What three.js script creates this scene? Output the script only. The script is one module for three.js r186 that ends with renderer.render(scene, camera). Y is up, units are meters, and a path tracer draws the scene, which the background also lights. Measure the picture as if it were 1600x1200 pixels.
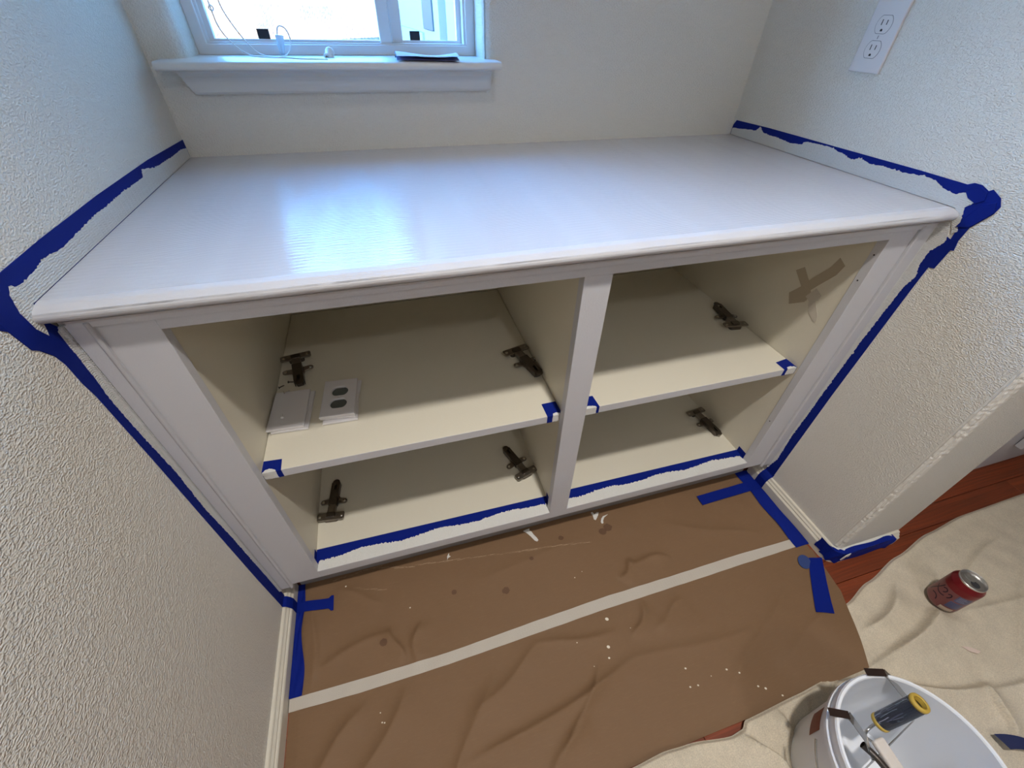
import * as THREE from 'three';
import { RoundedBoxGeometry } from 'three/addons/geometries/RoundedBoxGeometry.js';
import { mergeGeometries, toCreasedNormals } from 'three/addons/utils/BufferGeometryUtils.js';
import { RectAreaLightUniformsLib } from 'three/addons/lights/RectAreaLightUniformsLib.js';
RectAreaLightUniformsLib.init();

// ---------------------------------------------------------------- camera, sky, sun, exposure
const scene = new THREE.Scene();
const camera = new THREE.PerspectiveCamera(2 * Math.atan(600 / 651.25) * 180 / Math.PI, 4 / 3, 0.02, 200);
camera.position.set(0.3967, 1.1239, 1.1842);
camera.rotation.set(-0.7269, -0.3003, 0.0281, 'YXZ');
const renderer = new THREE.WebGLRenderer({ antialias: true });
renderer.toneMapping = THREE.LinearToneMapping;
renderer.toneMappingExposure = 1.0;
renderer.shadowMap.enabled = true;

const SKY = 21;                       // strength of the sky outside the window
{
  const W = 64, H = 64, d = new Float32Array(W * H * 4);
  for (let j = 0; j < H; j++) {
    const e = Math.max(0, Math.sin(((j + 0.5) / H - 0.5) * Math.PI)), k = Math.pow(1 - e, 2.0);
    for (let i = 0; i < W; i++) d.set([0.03 + 0.36 * k, 0.285 + 0.48 * k, 0.83 + 0.32 * k, 1], (j * W + i) * 4);
  }
  const t = new THREE.DataTexture(d, W, H, THREE.RGBAFormat, THREE.FloatType);
  t.mapping = THREE.EquirectangularReflectionMapping; t.magFilter = THREE.LinearFilter; t.needsUpdate = true;
  scene.background = t; scene.environment = t;
  scene.backgroundIntensity = SKY; scene.environmentIntensity = SKY;
}
const sun = new THREE.DirectionalLight(new THREE.Color(1, 0.93, 0.74), 34);
sun.position.set(9, 20, 9); sun.target.position.set(0, 0, -8); sun.castShadow = true;
Object.assign(sun.shadow.camera, { left: -25, right: 25, top: 25, bottom: -25, near: 1, far: 80 });
scene.add(sun, sun.target);
const LAMP_A = { at: [0.70, 2.40, 1.27], cd: 9.3, cone: 47 * Math.PI / 180 }, LAMP_B = { at: [0.80, 2.40, 2.60], cd: 1.4, color: new THREE.Color(0.97, 0.97, 1.0) };
const WARM = new THREE.Color(1.0, 0.95, 0.90);

// ---------------------------------------------------------------- helpers
let seed = 7;
const rnd = () => { seed = (seed * 1664525 + 1013904223) >>> 0; return seed / 4294967296; };
const V = (x, y, z) => new THREE.Vector3(x, y, z);
const lerp = THREE.MathUtils.lerp, clamp = THREE.MathUtils.clamp, sstep = THREE.MathUtils.smoothstep;
const used = {};
function numbered(n) { const k = used[n] = (used[n] ?? -1) + 1; return k ? n + '_' + String(k).padStart(3, '0') : n; }
function thing(name, label, category, [x, y, z] = [0, 0, 0], group) {
  const o = new THREE.Group(); o.name = numbered(name); o.position.set(x, y, z);
  o.userData = { label, category }; if (group) o.userData.group = group;
  scene.add(o); return o;
}
function structure(name, at = [0, 0, 0]) {
  const o = new THREE.Group(); o.name = name; o.position.set(...at); o.userData = { kind: 'structure' }; scene.add(o); return o;
}
function boxUV(g, s = 1) {
  const p = g.attributes.position, n = g.attributes.normal, uv = new Float32Array(p.count * 2);
  for (let i = 0; i < p.count; i++) {
    const ax = Math.abs(n.getX(i)), ay = Math.abs(n.getY(i)), az = Math.abs(n.getZ(i));
    let u, v;
    if (ay >= ax && ay >= az) { u = p.getX(i); v = -p.getZ(i); } else if (ax >= az) { u = p.getZ(i); v = p.getY(i); } else { u = p.getX(i); v = p.getY(i); }
    uv[i * 2] = u * s; uv[i * 2 + 1] = v * s;
  }
  g.setAttribute('uv', new THREE.BufferAttribute(uv, 2)); return g;
}
const clean = (g) => { g = g.index ? g.toNonIndexed() : g; for (const k of Object.keys(g.attributes)) if (!['position', 'normal', 'uv'].includes(k)) g.deleteAttribute(k); if (!g.attributes.uv) boxUV(g); return g; };
const merge = (...gs) => mergeGeometries(gs.flat().map(clean), false);
// a mesh whose geometry is given in scene coordinates, put under a parent that stands at its own base
function part(name, g, m, parent) {
  const o = new THREE.Mesh(g, m); o.name = name; o.castShadow = o.receiveShadow = true;
  if (parent && !parent.isScene) { const w = parent.userData.base ?? (parent.userData.base = parent.getWorldPosition(new THREE.Vector3())); g.translate(-w.x, -w.y, -w.z); }
  (parent ?? scene).add(o); return o;
}
// a mesh in its parent's own coordinates
function piece(name, g, m, parent) { const o = new THREE.Mesh(g, m); o.name = name; o.castShadow = o.receiveShadow = true; parent.add(o); return o; }
function sub(name, g, m, parentPart, base) { const o = new THREE.Mesh(g, m); o.name = name; o.castShadow = o.receiveShadow = true; g.translate(-base.x, -base.y, -base.z); parentPart.add(o); return o; }
const box = (x0, x1, y0, y1, z0, z1, r = 0.001) => {
  const w = x1 - x0, h = y1 - y0, d = z1 - z0, q = Math.min(r, w * 0.45, h * 0.45, d * 0.45);
  const g = r > 0 ? new RoundedBoxGeometry(w, h, d, r > 0.003 ? 4 : 2, q) : new THREE.BoxGeometry(w, h, d);
  g.translate((x0 + x1) / 2, (y0 + y1) / 2, (z0 + z1) / 2); return boxUV(g);
};
function mapped(g, fn) {                                  // moves every point of a geometry by fn(a, b, c) and keeps its faces turned outward
  const o = fn(0, 0, 0), ex = fn(1e-3, 0, 0).sub(o), ey = fn(0, 1e-3, 0).sub(o), ez = fn(0, 0, 1e-3).sub(o);
  const flip = ex.cross(ey).dot(ez) < 0;
  g = g.index ? g.toNonIndexed() : g; const p = g.attributes.position;
  for (let i = 0; i < p.count; i++) { const q = fn(p.getX(i), p.getY(i), p.getZ(i)); p.setXYZ(i, q.x, q.y, q.z); }
  if (flip) for (let i = 0; i < p.count; i += 3) {
    const a = [p.getX(i), p.getY(i), p.getZ(i)];
    p.setXYZ(i, p.getX(i + 2), p.getY(i + 2), p.getZ(i + 2)); p.setXYZ(i + 2, ...a);
  }
  g.deleteAttribute('normal'); g.computeVertexNormals(); return g;
}
function slab(pts, t, fn, holes = [], bevel = 0) {           // a polygon of thickness t laid on a plane by fn(a, b, height)
  const s = new THREE.Shape(pts.map(([a, b]) => new THREE.Vector2(a, b)));
  for (const h of holes) s.holes.push(new THREE.Path(h.map(([a, b]) => new THREE.Vector2(a, b))));
  const g = new THREE.ExtrudeGeometry(s, { depth: t - bevel * 2, bevelEnabled: bevel > 0, bevelSize: bevel, bevelThickness: bevel, bevelOffset: -bevel, bevelSegments: 2, curveSegments: 16 });
  if (bevel) g.translate(0, 0, bevel);
  return boxUV(mapped(g, fn));
}
function profile(pts, axis, from, to, crease = 0.5) {         // a cross-section swept straight along an axis
  const s = new THREE.Shape(pts.map(([a, b]) => new THREE.Vector2(a, b)));
  const g = new THREE.ExtrudeGeometry(s, { depth: to - from, bevelEnabled: false });
  const fn = axis === 'x' ? (a, b, c) => V(from + c, b, a) : axis === 'y' ? (a, b, c) => V(a, from + c, b) : (a, b, c) => V(a, b, from + c);
  return boxUV(toCreasedNormals(mapped(g, fn), crease));
}
function arc(cx, cy, r, a0, a1, n = 8) { const o = []; for (let i = 0; i <= n; i++) { const a = lerp(a0, a1, i / n); o.push([cx + r * Math.cos(a), cy + r * Math.sin(a)]); } return o; }
function tube(pts, r, n = 24, k = 8) { return new THREE.TubeGeometry(new THREE.CatmullRomCurve3(pts), n, r, k, false); }
function cyl(r0, r1, h, n = 24) { return new THREE.CylinderGeometry(r0, r1, h, n); }
// a soft sheet given by fn(s, t) -> point, with thickness
function sheet(fn, nu, nv, th, uvf) {
  const P = [], uv = [], idx = [], N = [];
  const at = (i, j) => fn(i / nu, j / nv), w = nu + 1;
  for (let j = 0; j <= nv; j++) for (let i = 0; i <= nu; i++) P.push(at(i, j));
  for (let j = 0; j <= nv; j++) for (let i = 0; i <= nu; i++) {
    const a = P[j * w + Math.min(i + 1, nu)].clone().sub(P[j * w + Math.max(i - 1, 0)]), b = P[Math.min(j + 1, nv) * w + i].clone().sub(P[Math.max(j - 1, 0) * w + i]);
    N.push(b.cross(a).normalize());
  }
  const pos = [], nor = [];
  for (let s = 0; s < 2; s++) for (let k = 0; k < P.length; k++) {
    const p = s ? P[k].clone().addScaledVector(N[k], -th) : P[k], n = N[k];
    pos.push(p.x, p.y, p.z); nor.push(...(s ? [-n.x, -n.y, -n.z] : [n.x, n.y, n.z]));
    const q = uvf ? uvf(P[k], (k % w) / nu, Math.floor(k / w) / nv) : [P[k].x, -P[k].z]; uv.push(q[0], q[1]);
  }
  const M = P.length;
  const quad = (a, b, c, d) => idx.push(a, b, c, a, c, d);
  for (let j = 0; j < nv; j++) for (let i = 0; i < nu; i++) {
    const a = j * w + i, b = a + 1, c = a + 1 + w, d = a + w;
    quad(a, d, c, b); quad(M + a, M + b, M + c, M + d);
  }
  const rim = [];
  for (let i = 0; i < nu; i++) rim.push([i, i + 1]);
  for (let j = 0; j < nv; j++) rim.push([j * w + nu, (j + 1) * w + nu]);
  for (let i = nu; i > 0; i--) rim.push([nv * w + i, nv * w + i - 1]);
  for (let j = nv; j > 0; j--) rim.push([j * w, (j - 1) * w]);
  for (const [a, b] of rim) quad(a, b, M + b, M + a);
  const g = new THREE.BufferGeometry();
  g.setAttribute('position', new THREE.Float32BufferAttribute(pos, 3)); g.setAttribute('normal', new THREE.Float32BufferAttribute(nor, 3));
  g.setAttribute('uv', new THREE.Float32BufferAttribute(uv, 2)); g.setIndex(idx); return g;
}
// smooth noise, tileable with period p
const hash = (x, y, k) => { let h = Math.imul(x, 374761393) ^ Math.imul(y, 668265263) ^ Math.imul(k, 2246822519); h = Math.imul(h ^ (h >>> 13), 1274126177); return ((h ^ (h >>> 16)) >>> 0) / 4294967296; };
function noise(x, y, p = 1 << 20, k = 0) {
  const ix = Math.floor(x), iy = Math.floor(y), fx = x - ix, fy = y - iy, m = (v) => ((v % p) + p) % p;
  const u = fx * fx * fx * (fx * (fx * 6 - 15) + 10), v = fy * fy * fy * (fy * (fy * 6 - 15) + 10);
  const gr = (a, b, dx, dy) => { const t = hash(m(a), m(b), k) * 6.2831853; return Math.cos(t) * dx + Math.sin(t) * dy; };
  return lerp(lerp(gr(ix, iy, fx, fy), gr(ix + 1, iy, fx - 1, fy), u), lerp(gr(ix, iy + 1, fx, fy - 1), gr(ix + 1, iy + 1, fx - 1, fy - 1), u), v) * 1.5;
}
function dataTexture(n, fn, color) {
  const d = new Uint8Array(n * n * 4);
  for (let j = 0; j < n; j++) for (let i = 0; i < n; i++) {
    const c = fn(i / n, j / n), q = (j * n + i) * 4;
    if (typeof c === 'number') d[q] = d[q + 1] = d[q + 2] = clamp(c, 0, 1) * 255; else for (let k = 0; k < 3; k++) d[q + k] = clamp(c[k], 0, 1) * 255;
    d[q + 3] = 255;
  }
  const t = new THREE.DataTexture(d, n, n); t.wrapS = t.wrapT = THREE.RepeatWrapping; t.magFilter = THREE.LinearFilter; t.needsUpdate = true;
  if (color) t.colorSpace = THREE.SRGBColorSpace; return t;
}
const sized = (t, w, h = w) => { const c = t.clone(); c.repeat.set(1 / w, 1 / h); c.needsUpdate = true; return c; };
function canvasTexture(w, h, draw) {
  const c = document.createElement('canvas'); c.width = w; c.height = h; draw(c.getContext('2d'), w, h);
  const t = new THREE.CanvasTexture(c); t.colorSpace = THREE.SRGBColorSpace; t.wrapS = t.wrapT = THREE.RepeatWrapping; return t;
}
const rgb = (r, g, b) => new THREE.Color().setRGB(r, g, b);

// ---------------------------------------------------------------- materials
// orange-peel plaster: wormy ridges about 8 mm apart
const plasterT = dataTexture(1024, (u, v) => {
  const wx = noise(u * 36, v * 36, 36, 3) * 0.35, wy = noise(u * 36, v * 36, 36, 4) * 0.35;
  const a = noise(u * 60 + wx, v * 96 + wy, 12, 1), b = noise(u * 128 + wx * 2, v * 160, 32, 2), c = noise(u * 20, v * 20, 20, 5);
  return 0.42 + 0.27 * sstep(a + 0.34 * b + 0.25 * c, -0.35, 0.55) + 0.17 * b + 0.08 * c;
});
const strokeT = dataTexture(1024, (u, v) => 0.5 + 0.22 * noise(u * 6, v * 128, 2, 11) + 0.16 * noise(u * 10, v * 300, 2, 12) + 0.10 * noise(u * 24, v * 64, 8, 13));
const grainT = dataTexture(512, (u, v) => 0.5 + 0.25 * noise(u * 64, v * 64, 64, 21) + 0.2 * noise(u * 160, v * 160, 32, 22));
const paintT = dataTexture(512, (u, v) => 0.5 + 0.3 * noise(u * 14, v * 60, 2, 31) + 0.2 * noise(u * 60, v * 110, 10, 32) + 0.15 * noise(u * 20, v * 20, 20, 33));
const weaveT = dataTexture(512, (u, v) => 0.5 + 0.16 * Math.sin(u * 6.2831853 * 128) * Math.cos(v * 6.2831853 * 128) + 0.2 * noise(u * 100, v * 100, 100, 41) + 0.2 * noise(u * 24, v * 24, 24, 42));
const canvasT = dataTexture(512, (u, v) => { const k = 0.82 + 0.025 * noise(u * 8, v * 8, 8, 43) + 0.06 * noise(u * 160, v * 160, 160, 44) + 0.02 * noise(u * 40, v * 40, 40, 45); return [k, k * 0.945, k * 0.845]; }, true);

const std = (o) => new THREE.MeshStandardMaterial(o), phys = (o) => new THREE.MeshPhysicalMaterial(o);
const M = {
  wall: std({ color: rgb(0.76, 0.735, 0.67), roughness: 0.62, bumpMap: sized(plasterT, 0.29), bumpScale: 0.0019 }),
  ceiling: std({ color: rgb(0.78, 0.77, 0.74), roughness: 0.9, bumpMap: sized(plasterT, 0.36), bumpScale: 0.002 }),
  trim: std({ color: rgb(0.72, 0.71, 0.68), roughness: 0.38, bumpMap: sized(strokeT, 0.6, 0.3), bumpScale: 0.0003 }),
  baseboard: std({ color: rgb(0.70, 0.66, 0.56), roughness: 0.35 }),
  counter: std({ color: rgb(0.61, 0.61, 0.635), roughness: 0.11, bumpMap: sized(strokeT, 0.7, 0.22), bumpScale: 0.0009 }),
  nose: std({ color: rgb(0.61, 0.61, 0.635), roughness: 0.55, bumpMap: sized(strokeT, 0.7, 0.1), bumpScale: 0.0006 }),
  frame: std({ color: rgb(0.61, 0.61, 0.635), roughness: 0.42, bumpMap: sized(grainT, 0.2), bumpScale: 0.0003 }),
  freshPaint: std({ color: rgb(0.76, 0.755, 0.72), roughness: 0.34, bumpMap: sized(paintT, 0.12), bumpScale: 0.0014 }),
  smear: std({ color: rgb(0.72, 0.72, 0.70), roughness: 0.4, bumpMap: sized(paintT, 0.09), bumpScale: 0.0022 }),
  inside: std({ color: rgb(0.73, 0.685, 0.565), roughness: 0.45, bumpMap: sized(grainT, 0.3), bumpScale: 0.0002 }),
  kick: std({ color: rgb(0.30, 0.28, 0.27), roughness: 0.7 }),
  tape: phys({ color: rgb(0.0008, 0.0130, 0.21), roughness: 0.7, specularIntensity: 0.35, bumpMap: sized(grainT, 0.02), bumpScale: 0.0003 }),
  maskTape: std({ color: rgb(0.56, 0.51, 0.44), roughness: 0.7, bumpMap: sized(paintT, 0.05), bumpScale: 0.0006 }),
  vinyl: std({ color: rgb(0.78, 0.80, 0.82), roughness: 0.35 }),
  glass: phys({ color: rgb(1, 1, 1), transmission: 1, thickness: 0, roughness: 0, ior: 1.5 }),
  black: std({ color: rgb(0.012, 0.014, 0.02), roughness: 0.6 }),
  white: std({ color: rgb(0.80, 0.80, 0.79), roughness: 0.4 }),
  plate: std({ color: rgb(0.74, 0.72, 0.73), roughness: 0.35 }),
  slot: std({ color: rgb(0.03, 0.03, 0.035), roughness: 0.8 }),
  gap: std({ color: rgb(0.16, 0.17, 0.19), roughness: 0.8 }),
  holeShade: std({ color: rgb(0.10, 0.11, 0.10), roughness: 0.8 }),  // dark tone standing in for shade inside the cover plate holes
  hinge: std({ color: rgb(0.30, 0.27, 0.235), roughness: 0.36, metalness: 1 }),
  hingeDark: std({ color: rgb(0.15, 0.13, 0.115), roughness: 0.36, metalness: 1 }),
  screw: std({ color: rgb(0.55, 0.52, 0.48), roughness: 0.25, metalness: 1 }),
  brownMetal: std({ color: rgb(0.05, 0.03, 0.025), roughness: 0.35, metalness: 0.6 }),
  chrome: std({ color: rgb(0.55, 0.54, 0.52), roughness: 0.2, metalness: 1 }),
  pail: phys({ color: rgb(0.84, 0.86, 0.89), roughness: 0.32, sheen: 0 }),
  cloth: std({ color: rgb(1, 1, 1), map: sized(canvasT, 0.35), roughness: 0.95, bumpMap: sized(weaveT, 0.12), bumpScale: 0.0006 }),
  paper: std({ color: rgb(0.62, 0.66, 0.80), roughness: 0.8 }),
  clearTape: std({ color: rgb(0.45, 0.38, 0.275), roughness: 0.4 }),
  scrapTape: std({ color: rgb(0.60, 0.55, 0.46), roughness: 0.6 }),
  aluminium: std({ color: rgb(0.75, 0.74, 0.72), roughness: 0.28, metalness: 1 }),
  yellow: std({ color: rgb(0.55, 0.37, 0.06), roughness: 0.45 }),
  rollerCore: std({ color: rgb(0.10, 0.07, 0.02), roughness: 0.6 }),
  stick: std({ color: rgb(0.70, 0.63, 0.55), roughness: 0.5 }),
  redLabel: std({ color: rgb(0.22, 0.055, 0.035), roughness: 0.5 }),
  lamp: std({ color: rgb(0.9, 0.9, 0.9), emissive: WARM, emissiveIntensity: 6 }),
};

// ---------------------------------------------------------------- the room
const W = 1.42, D = 0.638, CT = 0.8694;
const RX0 = 0, RX1 = 3.6, RZ1 = 3.6, CEIL = 2.44;
{
  const f = structure('floor');
  part('subfloor', box(-0.15, RX1, -0.12, -0.019, -0.18, RZ1 + 0.1, 0), M.kick, f);
  const woods = [0, 1, 2, 3].map((k) => {
    const t = dataTexture(256, (u, v) => {
      const g = 0.5 + 0.5 * noise(u * 3, v * 26 + 2 * noise(u * 2, v * 2, 2, 50 + k), 1 << 20, 51 + k), q = 0.82 + 0.26 * (g - 0.5) + 0.10 * noise(u * 8, v * 120, 8, 55 + k);
      const b = [0.61, 0.64, 0.57, 0.60][k] * q; return [b, b * 0.45, b * 0.20];
    }, true);
    t.repeat.set(1 / 0.8, 1 / 0.12); return std({ map: t, roughness: 0.5, bumpMap: sized(grainT, 0.25, 0.02), bumpScale: 0.0002 });
  });
  // strip boards run along x; seen at the right and under the edge of the paper
  let z = 0.857 - 0.058 * 8, r = 0;
  for (; z < 2.2; z += 0.058, r++) {
    let x = -0.02 - rnd() * 0.1;
    while (x < RX1 - 0.05) {
      const l = Math.min(0.5 + rnd() * 0.7, RX1 - x), g = box(x + 0.0004, x + l - 0.0004, -0.019, 0, z + 0.0005, z + 0.058 - 0.0005, 0.0012);
      part('floorboard', g, woods[Math.floor(rnd() * 4)], f); x += l;
    }
  }
  part('floor_surface', merge(box(-0.15, RX1, -0.019, -0.0003, -0.18, 0.857 - 0.058 * 8, 0), box(-0.15, RX1, -0.019, -0.0003, z, RZ1 + 0.1, 0), box(-0.15, -0.11, -0.019, -0.0003, 0.39, z, 0)), woods[1], f);
}
const XL = 0.070, XR = 0.674, WY0 = 1.026, WY1 = 2.16, RV = 0.022;
{
  const w = structure('wall_left');
  part('plaster', box(-0.12, 0, 0, CEIL, -0.18, RZ1, 0), M.wall, w);
  const b = structure('wall_back');
  const left = [[-0.12, 0], ...arc(XL - RV, -RV, RV, Math.PI / 2, 0), [XL, -0.16], [-0.12, -0.16]];
  const right = [[RX1, 0], [RX1, -0.16], [XR, -0.16], ...arc(XR + RV, -RV, RV, Math.PI, Math.PI / 2)];
  part('plaster', merge(profile(left, 'y', WY0, WY1), profile(right, 'y', WY0, WY1), box(-0.12, RX1, 0, WY0, -0.16, 0, 0), box(-0.12, RX1, WY1, CEIL, -0.16, 0, 0)), M.wall, b);
  // the wing wall on the right ends in rounded corners
  const r = structure('wall_right'), R = 0.016;
  const wing = [[W, -0.0], [W, 0.91 - R], ...arc(W + R, 0.91 - R, R, Math.PI, Math.PI / 2), ...arc(1.66 - R, 0.91 - R, R, Math.PI / 2, 0), [1.66, -0.0]];
  part('plaster', profile(wing, 'y', 0, CEIL), M.wall, r);
  part('corner_bead', sheet((q, u) => { const a = lerp(Math.PI * 1.02, Math.PI * 0.46, u), y = lerp(0.056, CEIL, q), d = R + 0.0002 + 0.0019 * sstep(Math.sin(u * Math.PI), 0, 0.7) * (0.3 + 0.7 * noise(y * 110, u * 5, 1 << 20, 91) + 0.5 * noise(y * 240, u * 9, 1 << 20, 92)); return V(W + R + d * Math.cos(a), y, 0.91 - R + d * Math.sin(a)); }, 900, 8, 0.0008), M.wall, r);
  const o = structure('wall_front'); part('plaster', box(-0.12, RX1 + 0.12, 0, CEIL, RZ1, RZ1 + 0.12, 0), M.wall, o);
  const q = structure('wall_far_right'); part('plaster', box(RX1, RX1 + 0.12, 0, CEIL, -0.18, RZ1, 0), M.wall, q);
  const c = structure('ceiling'); part('plaster', box(-0.14, RX1 + 0.14, CEIL, CEIL + 0.15, -0.2, RZ1 + 0.14, 0), M.ceiling, c);
}
// baseboards
const bbProfile = (s, x) => [[x, 0], [x + s * 0.0166, 0], [x + s * 0.0166, 0.034], [x + s * 0.0150, 0.0365], [x + s * 0.0118, 0.0385], [x + s * 0.0118, 0.0425], [x + s * 0.0095, 0.0445], [x + s * 0.0075, 0.047], [x + s * 0.0075, 0.050], [x + s * 0.0055, 0.0525], [x, 0.0526]];
{
  const l = structure('baseboard_left'); part('moulding', profile(bbProfile(1, 0), 'z', 0.597, RZ1, 0.3), M.baseboard, l);
  const r = structure('baseboard_right');
  // runs along the wing wall, turns its rounded corner and goes along its end
  const path = [[W, 0.597], [W, 0.885], ...arc(W + 0.02, 0.89, 0.02, Math.PI, Math.PI / 2, 8), [1.64, 0.91]], prof = bbProfile(1, 0);
  const nrm = path.map((p, i) => { const a = path[Math.max(0, i - 1)], b = path[Math.min(path.length - 1, i + 1)], dx = b[0] - a[0], dz = b[1] - a[1], k = Math.hypot(dx, dz); return [-dz / k, dx / k]; });
  const pos = [];
  const P = (i, j) => [path[i][0] + nrm[i][0] * prof[j][0], prof[j][1], path[i][1] + nrm[i][1] * prof[j][0]];
  for (let i = 0; i + 1 < path.length; i++) for (let j = 0; j + 1 < prof.length; j++) { const a = P(i, j), b = P(i + 1, j), c = P(i + 1, j + 1), d = P(i, j + 1); pos.push(...a, ...c, ...b, ...a, ...d, ...c); }
  const last = path.length - 1; for (let j = 1; j + 1 < prof.length; j++) pos.push(...P(last, 0), ...P(last, j + 1), ...P(last, j));
  let g = new THREE.BufferGeometry(); g.setAttribute('position', new THREE.Float32BufferAttribute(pos, 3)); g.computeVertexNormals(); g = boxUV(toCreasedNormals(g, 0.5));
  part('moulding', g, M.baseboard, r);
}
// ---------------------------------------------------------------- window and sill
{
  const w = structure('window_1', [0.37, 1.045, -0.11]);
  const rect = (x0, x1, y0, y1) => [[x0, y0], [x1, y0], [x1, y1], [x0, y1]];
  const ring = (x0, x1, y0, y1, t, tb, z0, z1, bev = 0.0015) => slab(rect(x0, x1, y0, y1), z1 - z0, (a, b, c) => V(a, b, z0 + c), [rect(x0 + t, x1 - t, y0 + tb, y1 - tb)], bev);
  const T = 2.16;
  part('window_frame', merge(ring(XL, XR, 1.043, T, 0.021, 0.019, -0.150, -0.096), ring(XL + 0.02, XR - 0.02, 1.061, T - 0.018, 0.006, 0.004, -0.150, -0.103, 0.001)), M.vinyl, w);
  part('sash', ring(XL + 0.025, 0.476, 1.064, T - 0.022, 0.011, 0.006, -0.128, -0.112, 0.0008), M.vinyl, w);
  part('sash', ring(0.470, XR - 0.025, 1.064, T - 0.022, 0.012, 0.006, -0.148, -0.130, 0.0008), M.vinyl, w);
  part('meeting_stile', merge(box(0.452, 0.478, 1.064, T - 0.02, -0.128, -0.106, 0.002), box(0.480, 0.506, 1.064, T - 0.02, -0.149, -0.128, 0.002)), M.vinyl, w);
  part('glass_pane', box(XL + 0.034, 0.455, 1.066, T - 0.024, -0.1205, -0.1195, 0), M.glass, w);
  part('glass_pane', box(0.500, XR - 0.034, 1.066, T - 0.024, -0.1405, -0.1395, 0), M.glass, w);
  const ringGeo = new THREE.TorusGeometry(0.004, 0.0011, 8, 20); ringGeo.translate(0.1235, 1.119, -0.094);
  part('cord_ring', ringGeo, M.white, w);
  const s = structure('trim_1', [0.37, 1.03, 0]);
  const nose = [[-0.155, 1.028], [0.055, 1.028], ...arc(0.057, 1.0355, 0.0075, -Math.PI / 2, Math.PI / 2, 10), [-0.155, 1.043]];
  part('window_stool', merge(profile(nose, 'x', 0.026, 0.699, 0.6)), M.trim, s);
  const apron = [[0, 1.028], [0.026, 1.028], [0.026, 1.022], [0.018, 1.014], [0.016, 0.996], [0.013, 0.989], [0.009, 0.985], [0, 0.985]];
  const ag = profile(apron, 'x', 0.046, 0.686, 0.3), ap = ag.attributes.position;
  for (let i = 0; i < ap.count; i++) if (ap.getX(i) < 0.06) ap.setX(i, 0.046 + (1.028 - ap.getY(i)) * 0.42);
  part('window_apron', ag, M.trim, s);
}
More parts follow.
